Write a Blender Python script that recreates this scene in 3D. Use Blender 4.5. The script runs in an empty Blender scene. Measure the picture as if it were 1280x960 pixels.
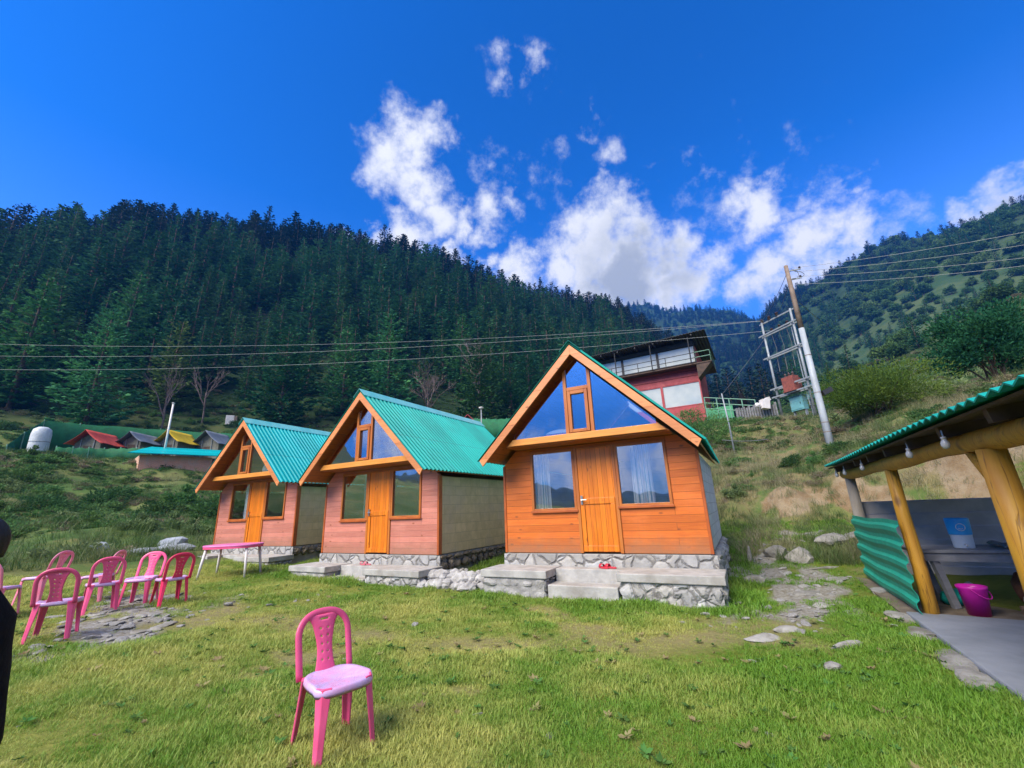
import bpy, bmesh, math, random
import numpy as np
from mathutils import Vector, Matrix

R = math.radians
SC = bpy.context.scene
COL = SC.collection
rng = np.random.default_rng(7)
random.seed(7)

# ------------------------------------------------------------------ camera, sky, sun, exposure
F_PX, PITCH, ROLL, EYE = 530.995, R(16.39), R(-2.321), 1.5
cr, sr, ct, st = math.cos(ROLL), math.sin(ROLL), math.cos(PITCH), math.sin(PITCH)
V_RIGHT = Vector((cr, -sr * st, sr * ct))
V_UP = Vector((-sr, -cr * st, cr * ct))
V_FWD = Vector((0, ct, st))
cam_d = bpy.data.cameras.new('camera')
cam = bpy.data.objects.new('camera', cam_d)
COL.objects.link(cam)
m = Matrix((V_RIGHT, V_UP, -V_FWD)).transposed().to_4x4()
m.translation = Vector((0, 0, EYE))
cam.matrix_world = m
cam_d.sensor_width = 36
cam_d.lens = F_PX / 1280 * 36
cam_d.clip_start = 0.05
cam_d.clip_end = 6000
SC.camera = cam

SUN_AZ, SUN_EL = -136.0, 43.0          # degrees, azimuth from +Y towards +X
sun_d = bpy.data.lights.new('sun', 'SUN')
sun = bpy.data.objects.new('sun', sun_d)
COL.objects.link(sun)
sun_d.energy = 3.7
sun_d.angle = R(38)
sun_d.color = (1.0, .91, .76)
sdir = Vector((math.sin(R(SUN_AZ)) * math.cos(R(SUN_EL)), math.cos(R(SUN_AZ)) * math.cos(R(SUN_EL)), math.sin(R(SUN_EL))))
sun.rotation_euler = (-sdir).to_track_quat('-Z', 'Y').to_euler()
sun.location = (0, 0, 40)

SC.view_settings.view_transform = 'Standard'
SC.view_settings.look = 'None'
SC.view_settings.exposure = 1.0
SC.view_settings.gamma = 1
SC.view_settings.use_curve_mapping = False
SC.render.engine = 'CYCLES'
SC.cycles.use_denoising = True
SC.cycles.max_bounces = 6
SC.cycles.diffuse_bounces = 2
SC.cycles.glossy_bounces = 3
SC.cycles.transparent_max_bounces = 12
SC.cycles.transmission_bounces = 4
SC.cycles.volume_bounces = 0
SC.cycles.use_adaptive_sampling = True
SC.cycles.adaptive_threshold = 0.015
SC.cycles.caustics_reflective = False
SC.cycles.caustics_refractive = False


def ray(px, py):
    """world direction through a point of the photograph (1280x960)"""
    return V_RIGHT * ((px - 640) / F_PX) + V_UP * ((480 - py) / F_PX) + V_FWD


def at(px, py, rr):
    """world point at horizontal range rr from the viewer"""
    d = ray(px, py)
    return Vector((0, 0, EYE)) + d * (rr / math.hypot(d.x, d.y))


def polar(az, rr):
    return rr * math.sin(R(az)), rr * math.cos(R(az))


# ---- node helpers
def N(nt, kind, ins=None, **props):
    n = nt.nodes.new(kind)
    for k, v in props.items():
        setattr(n, k, v)
    if ins:
        for k, v in ins.items():
            s = n.inputs[k]
            if hasattr(v, 'outputs'):
                nt.links.new(v.outputs[0], s)
            elif isinstance(v, bpy.types.NodeSocket):
                nt.links.new(v, s)
            else:
                s.default_value = v
    return n


def mth(nt, op, a, b=None, c=None, clamp=False):
    ins = {0: a}
    if b is not None:
        ins[1] = b
    if c is not None:
        ins[2] = c
    return N(nt, 'ShaderNodeMath', ins, operation=op, use_clamp=clamp).outputs[0]


def mixc(nt, fac, a, b, mode='MIX'):
    n = N(nt, 'ShaderNodeMix', None, data_type='RGBA', blend_type=mode)
    for idx, v in ((0, fac), (6, a), (7, b)):
        s = n.inputs[idx]
        if isinstance(v, bpy.types.NodeSocket):
            nt.links.new(v, s)
        else:
            s.default_value = (*v, 1) if isinstance(v, tuple) and len(v) == 3 else v
    return n.outputs[2]


def ramp01(nt, v, lo, hi, smooth=True):
    n = N(nt, 'ShaderNodeMapRange', {0: v, 1: lo, 2: hi, 3: 0.0, 4: 1.0}, interpolation_type='SMOOTHSTEP' if smooth else 'LINEAR')
    return n.outputs[0]


# ---- sky with clouds (all in sky directions)
W = bpy.data.worlds.new('World')
SC.world = W
W.use_nodes = True
nt = W.node_tree
nt.nodes.clear()
sky = N(nt, 'ShaderNodeTexSky', None, sky_type='NISHITA', sun_disc=False, sun_elevation=R(SUN_EL), sun_rotation=R(SUN_AZ),
        altitude=2600, air_density=1.0, dust_density=0.3, ozone_density=3.0)
tc = N(nt, 'ShaderNodeTexCoord')
D0 = N(nt, 'ShaderNodeVectorMath', {0: tc.outputs['Generated']}, operation='NORMALIZE').outputs[0]
wn = N(nt, 'ShaderNodeTexNoise', {'Vector': D0, 'Scale': 9.0, 'Detail': 5.0, 'Roughness': 0.62})
wv = N(nt, 'ShaderNodeVectorMath', {0: wn.outputs['Color'], 1: (0.5, 0.5, 0.5)}, operation='SUBTRACT').outputs[0]
DW = N(nt, 'ShaderNodeVectorMath', {0: wv, 1: (0.16, 0.16, 0.16), 2: D0}, operation='MULTIPLY_ADD').outputs[0]
CLOUDS = [(515, 172, 36, 1), (483, 180, 26, .9), (543, 168, 26, .8), (503, 210, 42, 1.1), (520, 238, 34, 1), (470, 226, 22, .7), (548, 264, 28, 1),
          (577, 277, 20, .8), (510, 295, 28, 1), (560, 310, 15, .8), (612, 262, 22, .6), (595, 285, 16, .6), (638, 256, 17, .5),
          (620, 84, 15, .38), (676, 86, 15, .4), (684, 112, 10, .26), (757, 185, 18, .45), (736, 158, 10, .28), (690, 218, 18, .2), (618, 222, 16, .28),
          (755, 278, 34, 1.1), (738, 310, 40, 1.2), (790, 310, 42, 1.2), (695, 335, 30, 1), (650, 336, 22, .9), (620, 330, 13, .8),
          (790, 348, 52, 1.3), (845, 320, 32, 1), (740, 352, 42, 1.2), (860, 355, 40, 1), (905, 330, 28, .7),
          (945, 258, 30, .9), (918, 264, 18, .6), (990, 258, 22, .55), (1030, 247, 18, .45), (1058, 234, 12, .3),
          (1010, 298, 38, 1), (1055, 300, 36, .9), (968, 325, 36, 1), (938, 350, 32, .9), (1095, 305, 32, .45), (1040, 330, 44, .7), (985, 360, 40, .7), (885, 215, 14, .25),
          (1300, 275, 86, 1.7), (1248, 298, 30, 1.1), (1130, 290, 26, .25), (930, 300, 50, .15), (440, 298, 16, .8), (468, 300, 15, .8)]
cl = None


def cloud_blob(d, rad, w):
    global cl
    dist = N(nt, 'ShaderNodeVectorMath', {0: DW, 1: tuple(d)}, operation='DISTANCE').outputs['Value']
    v = mth(nt, 'MULTIPLY_ADD', dist, -w / rad, w)
    cl = v if cl is None else mth(nt, 'MAXIMUM', cl, v)


for (px, py, rp, w) in CLOUDS:
    a = ray(px, py).normalized()
    b = ray(px + rp, py).normalized()
    cloud_blob(a, (a - b).length * 1.4, w)
# unseen clouds: low ones reflect in the panes, more added as neutral fill
for (az, el, rad, w) in [(-140, 4.5, 4, 1), (-133, 5, 4, .9), (-127, 6, 4, .8), (-148, 5, 5, 1), (-116, 9, 6, .9), (-107, 11, 5, .8), (-156, 9, 7, .8), (-112, 14, 4, .5),
                         (-166, 8, 8, 1), (172, 12, 11, 1), (152, 18, 13, 1), (127, 25, 13, 1), (-165, 50, 22, 1.2), (150, 58, 24, 1.2), (100, 45, 18, 1.1), (-110, 58, 18, 1.1), (180, 80, 18, 1.1), (-140, 40, 12, .9)]:
    d = Vector((math.sin(R(az)) * math.cos(R(el)), math.cos(R(az)) * math.cos(R(el)), math.sin(R(el))))
    cloud_blob(d, R(rad) * 1.4, w)
fn = N(nt, 'ShaderNodeTexNoise', {'Vector': D0, 'Scale': 19.0, 'Detail': 9.0, 'Roughness': 0.62})
fb = mth(nt, 'SUBTRACT', fn.outputs['Fac'], 0.5)
dens = mth(nt, 'MULTIPLY_ADD', fb, 1.6, cl)
alpha = ramp01(nt, dens, -0.06, 0.84)
# grey cores of the thick clouds
gn = N(nt, 'ShaderNodeTexNoise', {'Vector': D0, 'Scale': 7.0, 'Detail': 3.0})
g0 = ray(800, 345).normalized()
g1 = ray(1300, 262).normalized()
gd = N(nt, 'ShaderNodeVectorMath', {0: DW, 1: tuple(g0)}, operation='DISTANCE').outputs['Value']
gd2 = N(nt, 'ShaderNodeVectorMath', {0: DW, 1: tuple(g1)}, operation='DISTANCE').outputs['Value']
gm = mth(nt, 'MAXIMUM', mth(nt, 'MULTIPLY_ADD', gd, -4.2, 1.12), mth(nt, 'MULTIPLY_ADD', gd2, -4.0, 1.0))
grey = mth(nt, 'MULTIPLY', ramp01(nt, cl, 0.25, .95), ramp01(nt, mth(nt, 'MULTIPLY_ADD', gn.outputs['Fac'], .5, gm), 0.5, 1.2))
ccol = mixc(nt, grey, (7.4, 7.45, 7.6), (3.5, 3.8, 4.3))
gam = N(nt, 'ShaderNodeGamma', {'Color': sky.outputs[0], 'Gamma': 1.5})
zz_ = N(nt, 'ShaderNodeSeparateXYZ', {0: D0}).outputs[2]
cr_ = N(nt, 'ShaderNodeValToRGB', {'Fac': zz_})          # grading of the sky by height: pale at the horizon, deep azure above
el_ = cr_.color_ramp.elements
el_[0].position = 0.0; el_[0].color = (.026, .036, .055, 1)
el_[1].position = .95; el_[1].color = (.03, .50, .79, 1)
for ps_, c_ in ((.2, (.055, .12, .18)), (.42, (.34, .60, .80)), (.6, (.07, .50, .76))):
    e_ = el_.new(ps_); e_.color = (*c_, 1)
skyc = mixc(nt, 1.0, gam.outputs[0], mixc(nt, 1.0, cr_.outputs[0], (2., 2., 2.), 'MULTIPLY'), 'MULTIPLY')
fin = mixc(nt, alpha, skyc, ccol)
bg = N(nt, 'ShaderNodeBackground', {'Color': fin, 'Strength': 0.075})
out = N(nt, 'ShaderNodeOutputWorld', {'Surface': bg})
W.cycles.sampling_method = 'MANUAL'
W.cycles.sample_map_resolution = 512

# ------------------------------------------------------------------ terrain height
COLS = {
    -180: [(0, 0), (8, -.1), (30, -2), (200, -20), (900, 40), (1500, 110), (1900, 140)],
    -150: [(0, 0), (8, 0), (30, -1), (200, -10), (700, 10), (1000, 20), (1900, 40)],
    -136: [(0, 0), (8, 0), (30, 0), (200, -4), (700, 14), (900, 24), (1000, 22), (1900, 20)],
    -125: [(0, 0), (8, .05), (30, 1), (200, 4), (600, 24), (800, 40), (1900, 40)],
    -116: [(0, 0), (8, .1), (16, .4), (50, 3), (200, 14), (600, 62), (800, 75), (1900, 60)],
    -104: [(0, 0), (8, .1), (16, .5), (50, 4), (200, 14), (600, 48), (800, 40), (1900, 60)],
    -97: [(0, 0), (8, .12), (15, .5), (50, 5), (85, 9), (220, 24), (280, 22), (1900, 60)],
    -90: [(0, 0), (8, .15), (14, .5), (48, 6.5), (60, 8), (85, 14), (220, 90), (280, 70), (1900, 60)],
    -75: [(0, 0), (8, .2), (14, .55), (48, 7.2), (60, 8), (85, 16), (200, 80), (260, 75), (1900, 60)],
    -55: [(0, 0), (5, .08), (8, .17), (12, .32), (17, .7), (40, 4.7), (47, 6.8), (60, 7.9), (66, 9.6), (85, 16.3), (190, 76), (230, 62), (400, 60), (1900, 60)],
    -45: [(0, 0), (5, .08), (8, .17), (12, .25), (17, .6), (39, 3.9), (46, 6.4), (60, 7.8), (66, 9.6), (85, 18.0), (190, 98), (230, 84), (400, 80), (1900, 60)],
    -34: [(0, 0), (5, .05), (8, .13), (12, .18), (17, .45), (24, 1.4), (39, 3.8), (44, 5.2), (60, 8.0), (66, 9.8), (85, 20.5), (190, 108), (230, 94), (400, 80), (1900, 60)],
    -24: [(0, 0), (5, .02), (8, .05), (12, .15), (17, .35), (24, 1.6), (44, 5.8), (60, 8.6), (66, 10.2), (85, 22), (190, 113), (235, 98), (400, 90), (1900, 60)],
    -11: [(0, 0), (7, 0), (12, .2), (17, .6), (24, 2.4), (44, 6.2), (60, 9.5), (66, 11), (85, 22.5), (200, 115), (245, 100), (450, 100), (1900, 60)],
    0: [(0, 0), (7, 0), (12, .4), (17, 1.2), (24, 3.4), (44, 6.8), (60, 9.5), (66, 11), (85, 20.5), (225, 109), (270, 96), (450, 110), (1900, 100)],
    8: [(0, 0), (7, 0), (12, .5), (17, 1.5), (24, 4.0), (34, 6.4), (46, 7.4), (60, 10), (90, 20), (250, 110), (300, 98), (500, 120), (1100, 300), (1900, 100)],
    14: [(0, 0), (7, 0), (12, .5), (17, 1.5), (24, 4.0), (34, 6.6), (46, 7.5), (60, 10), (95, 19), (280, 117), (340, 100), (500, 130), (900, 400), (1050, 360), (1900, 100)],
    18.5: [(0, 0), (7, 0), (12, .4), (17, 1.4), (24, 3.8), (34, 6.6), (46, 7.5), (60, 9.5), (100, 18), (300, 108), (360, 92), (500, 130), (900, 402), (1050, 360), (1900, 100)],
    22.5: [(0, 0), (7, 0), (11, .2), (17, 1.1), (22, 3.2), (34, 6.6), (46, 7.5), (60, 9.2), (100, 17), (310, 92), (380, 80), (500, 120), (900, 372), (1050, 340), (1900, 100)],
    26: [(0, 0), (7, 0), (10.5, .05), (15, .7), (17, 1.7), (22, 3.1), (34, 6.7), (46, 7.5), (60, 9), (100, 16), (300, 55), (450, 110), (900, 356), (1050, 330), (1900, 100)],
    30: [(0, 0), (7, 0), (10.5, .05), (13, .45), (15.5, .85), (17, 1.9), (19, 2.6), (22, 3.1), (34, 6.8), (46, 7.6), (60, 9), (100, 16), (300, 52), (600, 190), (900, 345), (1050, 320), (1900, 100)],
    35.5: [(0, 0), (7, 0), (10.5, .05), (13, .45), (15.5, .85), (17, 1.9), (19, 2.6), (22, 3.1), (34, 6.6), (46, 7.8), (60, 9.5), (100, 20), (300, 70), (600, 233), (700, 225), (900, 280), (1900, 100)],
    41: [(0, 0), (7, 0), (10.5, .1), (14, .35), (15.5, .7), (17, 2.6), (19, 3.3), (26, 5.0), (46, 8.5), (60, 11), (100, 21), (250, 60), (550, 220), (650, 200), (900, 230), (1900, 100)],
    46: [(0, 0), (6, 0), (10, .1), (14, .3), (15, .7), (16.5, 3.0), (19, 3.7), (26, 5.2), (46, 9), (60, 12), (100, 24), (250, 72), (550, 224), (650, 200), (1900, 100)],
    50: [(0, 0), (6, 0), (10, .1), (13.5, .3), (14.5, .8), (16, 3.0), (19, 3.8), (26, 5.4), (46, 9.5), (60, 13), (100, 26), (250, 75), (500, 200), (600, 190), (1900, 100)],
    56: [(0, 0), (6, 0), (10, .1), (13, .3), (14, .8), (15.5, 3.0), (19, 3.9), (26, 5.6), (46, 10), (60, 14), (100, 27), (250, 76), (480, 190), (600, 180), (1900, 100)],
    75: [(0, 0), (6, 0), (10, .1), (12, .5), (14, 2.6), (19, 4), (46, 10), (100, 26), (480, 185), (600, 180), (1900, 100)],
    110: [(0, 0), (6, 0), (14, .8), (40, 4), (200, 30), (600, 110), (1900, 120)],
    150: [(0, 0), (8, -.1), (30, -2), (200, -12), (700, 40), (1200, 90), (1900, 120)],
    180: [(0, 0), (8, -.1), (30, -2), (200, -20), (900, 40), (1500, 110), (1900, 140)],
}
RL = np.linspace(0, math.log(1901.0), 700)           # log(1 + r)


def pchip(xs, ys, xq):
    xs = np.array(xs, float); ys = np.array(ys, float)
    h = np.diff(xs); dl = np.diff(ys) / h
    d = np.zeros(len(xs))
    for i in range(1, len(xs) - 1):
        if dl[i - 1] * dl[i] > 0:
            w1 = 2 * h[i] + h[i - 1]; w2 = h[i] + 2 * h[i - 1]
            d[i] = (w1 + w2) / (w1 / dl[i - 1] + w2 / dl[i])
    d[0] = dl[0]; d[-1] = dl[-1]
    k = np.clip(np.searchsorted(xs, xq) - 1, 0, len(xs) - 2)
    t = np.clip((xq - xs[k]) / h[k], 0, 1)
    return (ys[k] * (1 + 2 * t) * (1 - t) ** 2 + d[k] * h[k] * t * (1 - t) ** 2 + ys[k + 1] * t * t * (3 - 2 * t) + d[k + 1] * h[k] * t * t * (t - 1))


AZS = np.array(sorted(COLS), float)
ZT = np.array([pchip([p[0] for p in COLS[int(a) if a == int(a) else a]], [p[1] for p in COLS[int(a) if a == int(a) else a]], np.exp(RL) - 1) for a in AZS])
_ph = np.random.default_rng(3).uniform(0, 6.28, (40, 3))


def wob(x, y, wl, seed=0):
    """smooth pseudo noise, about -1..1"""
    s = 0
    for i in range(5):
        a = _ph[(seed * 5 + i) % 40]
        k = 6.283 / wl * (0.75 + 0.5 * math.sin(a[2] * 7))
        s = s + np.sin(k * (x * math.cos(a[0]) + y * math.sin(a[0])) + a[1])
    return s / 2.6


def hgt(x, y):
    x = np.asarray(x, float); y = np.asarray(y, float)
    r = np.hypot(x, y); az = np.degrees(np.arctan2(x, y))
    k = np.clip(np.searchsorted(AZS, az) - 1, 0, len(AZS) - 2)
    t = np.clip((az - AZS[k]) / (AZS[k + 1] - AZS[k]), 0, 1)
    q = np.clip(np.log1p(r) / RL[1], 0, 698.999)
    j = q.astype(int); f = q - j
    z0 = ZT[k, j] * (1 - f) + ZT[k, j + 1] * f
    z1 = ZT[k + 1, j] * (1 - f) + ZT[k + 1, j + 1] * f
    z = z0 * (1 - t) + z1 * t
    wild = np.clip((r - 14) / 8, 0, 1)
    z = z + .018 * wob(x, y, 2.6, 0) + .012 * wob(x, y, .9, 1) + wild * (.22 * wob(x, y, 4, 2) + .1 * wob(x, y, 1.5, 6))
    z = z + np.clip((r - 70) / 60, 0, 1) * 1.8 * wob(x, y, 34, 3) + np.clip((r - 250) / 200, 0, 1) * 8 * wob(x, y, 120, 4)
    # bank broken up by gullies
    bank = np.clip(1 - np.abs(r - 16.5) / 3.0, 0, 1) * np.clip((az - 22) / 6, 0, 1)
    z = z + bank * .3 * wob(x, y, 1.6, 5)
    return z


def gz(x, y):
    return float(hgt(np.array([x]), np.array([y]))[0])


# ------------------------------------------------------------------ mesh helpers
class MB:
    def __init__(s):
        s.v = []; s.f = []

    def add(s, vs, fs):
        o = len(s.v); s.v += [tuple(p) for p in vs]; s.f += [tuple(i + o for i in f) for f in fs]
        return s

    def box(s, x0, x1, y0, y1, z0, z1):
        return s.add([(x0, y0, z0), (x1, y0, z0), (x1, y1, z0), (x0, y1, z0), (x0, y0, z1), (x1, y0, z1), (x1, y1, z1), (x0, y1, z1)],
                     [(0, 3, 2, 1), (4, 5, 6, 7), (0, 1, 5, 4), (1, 2, 6, 5), (2, 3, 7, 6), (3, 0, 4, 7)])

    def prism(s, poly, y0, y1):
        """polygon given in (x, z), extruded along y"""
        n = len(poly)
        vs = [(p[0], y0, p[1]) for p in poly] + [(p[0], y1, p[1]) for p in poly]
        fs = [tuple(range(n)), tuple(range(2 * n - 1, n - 1, -1))] + [(i, i + n, (i + 1) % n + n, (i + 1) % n) for i in range(n)]
        return s.add(vs, fs)

    def prismz(s, poly, z0, z1):
        n = len(poly)
        vs = [(p[0], p[1], z0) for p in poly] + [(p[0], p[1], z1) for p in poly]
        fs = [tuple(range(n - 1, -1, -1)), tuple(range(n, 2 * n))] + [(i, (i + 1) % n, (i + 1) % n + n, i + n) for i in range(n)]
        return s.add(vs, fs)

    def bar(s, a, b, w, h, up=(0, 0, 1), w2=None, h2=None):
        """box bar from a to b; w across, h along 'up'"""
        a = Vector(a); b = Vector(b); d = (b - a).normalized(); up = Vector(up)
        x = d.cross(up)
        if x.length < 1e-4:
            x = d.cross(Vector((1, 0, 0)))
        x.normalize(); y = x.cross(d)
        w2 = w if w2 is None else w2; h2 = h if h2 is None else h2
        vs = []
        for p, ww, hh in ((a, w, h), (b, w2, h2)):
            for sx, sy in ((-1, -1), (1, -1), (1, 1), (-1, 1)):
                vs.append(p + x * (sx * ww / 2) + y * (sy * hh / 2))
        return s.add(vs, [(0, 1, 2, 3), (7, 6, 5, 4), (0, 4, 5, 1), (1, 5, 6, 2), (2, 6, 7, 3), (3, 7, 4, 0)])

    def tube(s, pts, rad, n=8, cap=True, squash=1.0):
        pts = [Vector(p) for p in pts]
        rs = rad if isinstance(rad, (list, tuple)) else [rad] * len(pts)
        vs = []; x = None
        for i, p in enumerate(pts):
            d = (pts[min(i + 1, len(pts) - 1)] - pts[max(i - 1, 0)]).normalized()
            if x is None:
                x = d.cross(Vector((0, 0, 1)))
                if x.length < 1e-3:
                    x = Vector((1, 0, 0))
            x = (x - d * x.dot(d)).normalized(); y = d.cross(x)
            for k in range(n):
                a = 2 * math.pi * k / n
                vs.append(p + x * (math.cos(a) * rs[i]) + y * (math.sin(a) * rs[i] * squash))
        fs = []
        for i in range(len(pts) - 1):
            for k in range(n):
                k2 = (k + 1) % n
                fs.append((i * n + k, i * n + k2, (i + 1) * n + k2, (i + 1) * n + k))
        if cap:
            fs.append(tuple(range(n - 1, -1, -1)))
            fs.append(tuple((len(pts) - 1) * n + k for k in range(n)))
        return s.add(vs, fs)

    def lathe(s, prof, n=20, o=(0, 0, 0), cap=True):
        vs = []
        for (r, z) in prof:
            for k in range(n):
                a = 2 * math.pi * k / n
                vs.append((o[0] + r * math.cos(a), o[1] + r * math.sin(a), o[2] + z))
        fs = []
        for i in range(len(prof) - 1):
            for k in range(n):
                k2 = (k + 1) % n
                fs.append((i * n + k, i * n + k2, (i + 1) * n + k2, (i + 1) * n + k))
        if cap:
            fs.append(tuple(range(n - 1, -1, -1)))
            fs.append(tuple((len(prof) - 1) * n + k for k in range(n)))
        return s.add(vs, fs)

    def grid(s, fn, nu, nv, close_v=False):
        vs = [fn(i / nu, j / nv) for i in range(nu + 1) for j in range(nv + 1)]
        fs = [(i * (nv + 1) + j, (i + 1) * (nv + 1) + j, (i + 1) * (nv + 1) + j + 1, i * (nv + 1) + j + 1) for i in range(nu) for j in range(nv)]
        return s.add(vs, fs)

    def rock(s, c, sx, sy, sz, seed=0, rz=0.0, sub=2):
        bm = bmesh.new()
        bmesh.ops.create_icosphere(bm, subdivisions=sub, radius=1)
        r_ = random.Random(seed)
        pl = [(Vector((r_.uniform(-1, 1), r_.uniform(-1, 1), r_.uniform(-.6, 1))).normalized(), r_.uniform(.55, .85)) for _ in range(9)]
        vs = []
        for v in bm.verts:
            p = v.co.copy()
            for nrm, dd in pl:
                e = p.dot(nrm) - dd
                if e > 0:
                    p -= nrm * e * .9
            p *= 1 + r_.uniform(-.04, .04)
            x, y = p.x * sx, p.y * sy
            vs.append((c[0] + x * math.cos(rz) - y * math.sin(rz), c[1] + x * math.sin(rz) + y * math.cos(rz), c[2] + p.z * sz))
        fs = [tuple(v.index for v in f.verts) for f in bm.faces]
        bm.free()
        return s.add(vs, fs)

    def build(s, name, mat, parent=None, smooth=False, bevel=0, loc=None, rz=None, solid=0):
        me = bpy.data.meshes.new(name)
        me.from_pydata([tuple(v) for v in s.v], [], s.f)
        me.materials.append(mat)
        if smooth:
            me.polygons.foreach_set('use_smooth', [True] * len(me.polygons))
        me.update()
        o = bpy.data.objects.new(name, me)
        COL.objects.link(o)
        if parent:
            o.parent = parent
        if loc is not None:
            o.location = loc
        if rz is not None:
            o.rotation_euler.z = rz
        if solid:
            md = o.modifiers.new('Solidify', 'SOLIDIFY'); md.thickness = solid; md.offset = 0
        if bevel:
            md = o.modifiers.new('Bevel', 'BEVEL'); md.width = bevel; md.segments = 2; md.limit_method = 'ANGLE'; md.angle_limit = R(40)
        return o


def np_mesh(name, verts, quads, mat, smooth=False):
    """mesh from numpy arrays: verts (n,3), quads (m,4)"""
    me = bpy.data.meshes.new(name)
    verts = np.asarray(verts, np.float32); quads = np.asarray(quads, np.int32)
    k = quads.shape[1]
    me.vertices.add(len(verts)); me.vertices.foreach_set('co', verts.ravel())
    me.loops.add(quads.size); me.loops.foreach_set('vertex_index', quads.ravel())
    me.polygons.add(len(quads))
    me.polygons.foreach_set('loop_start', np.arange(0, quads.size, k, dtype=np.int32))
    if smooth:
        me.polygons.foreach_set('use_smooth', np.ones(len(quads), bool))
    me.materials.append(mat)
    me.update(calc_edges=True)
    return me


def tag(o, label=None, cat=None, group=None, kind=None):
    for k, v in (('label', label), ('category', cat), ('group', group), ('kind', kind)):
        if v:
            o[k] = v
    return o


def empty(name, loc, rz=0.0):
    o = bpy.data.objects.new(name, None)
    COL.objects.link(o)
    o.location = loc; o.rotation_euler.z = rz
    o.empty_display_size = .2
    return o


def children_of(o):
    return [c for c in COL.objects if c.parent == o]


def dup(root, loc, rz, label=None, group=None, scale=None, kids=None):
    r_ = root.copy(); COL.objects.link(r_)
    r_.location = loc; r_.rotation_euler = (0, 0, rz)
    if scale is not None:
        r_.scale = scale
    if label:
        r_['label'] = label
    if group:
        r_['group'] = group
    for ch, subs in (kids if kids is not None else [(c, children_of(c)) for c in children_of(root)]):
        c = ch.copy(); COL.objects.link(c); c.parent = r_
        for g in subs:
            d = g.copy(); COL.objects.link(d); d.parent = c
    return r_


# ------------------------------------------------------------------ materials
def mat_new(name):
    mt = bpy.data.materials.new(name)
    mt.use_nodes = True
    nt = mt.node_tree
    nt.nodes.clear()
    o = N(nt, 'ShaderNodeOutputMaterial')
    p = N(nt, 'ShaderNodeBsdfPrincipled')
    nt.links.new(p.outputs[0], o.inputs['Surface'])
    return mt, nt, p, o


def setin(nt, p, key, v):
    s = p.inputs[key]
    if isinstance(v, bpy.types.NodeSocket):
        nt.links.new(v, s)
    elif isinstance(v, tuple) and len(v) == 3:
        s.default_value = (*v, 1)
    else:
        s.default_value = v


def coords(nt, coord='Object', stretch=(1, 1, 1)):
    tc = N(nt, 'ShaderNodeTexCoord')
    return N(nt, 'ShaderNodeMapping', {'Vector': tc.outputs[coord], 'Scale': stretch}).outputs[0]


def noise(nt, vec, scale, detail=5, rough=.6, dist=0.0):
    return N(nt, 'ShaderNodeTexNoise', {'Vector': vec, 'Scale': scale, 'Detail': detail, 'Roughness': rough, 'Distortion': dist}).outputs['Fac']


def simple(name, a, b=None, rough=.6, scale=6, bump=.0, stretch=(1, 1, 1), spec=.5, metal=0, lo=.35, hi=.65, coord='Object', rnd=0.0, c=None, coat=0):
    """two-tone noisy material, with an optional per-object variation"""
    mt, nt, p, o = mat_new(name)
    v = coords(nt, coord, stretch)
    n1 = noise(nt, v, scale)
    b = b if b is not None else tuple(x * .8 for x in a)
    col = mixc(nt, ramp01(nt, n1, lo, hi), a, b)
    if c is not None:
        n3 = noise(nt, v, scale * .35, 4)
        col = mixc(nt, ramp01(nt, n3, .52, .72), col, c)
    if rnd:
        oi = N(nt, 'ShaderNodeObjectInfo')
        k = mth(nt, 'MULTIPLY_ADD', oi.outputs['Random'], 2 * rnd, 1 - rnd)
        hv = N(nt, 'ShaderNodeHueSaturation', {'Value': k, 'Color': col})
        col = hv.outputs[0]
    setin(nt, p, 'Base Color', col)
    n2 = noise(nt, v, scale * 4, 4)
    setin(nt, p, 'Roughness', mth(nt, 'MULTIPLY_ADD', n2, .25, rough - .12))
    setin(nt, p, 'Specular IOR Level', spec)
    setin(nt, p, 'Metallic', metal)
    if coat:
        setin(nt, p, 'Coat Weight', coat)
    if bump:
        bn = N(nt, 'ShaderNodeBump', {'Height': n2, 'Strength': bump, 'Distance': .02})
        nt.links.new(bn.outputs[0], p.inputs['Normal'])
    return mt


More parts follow.
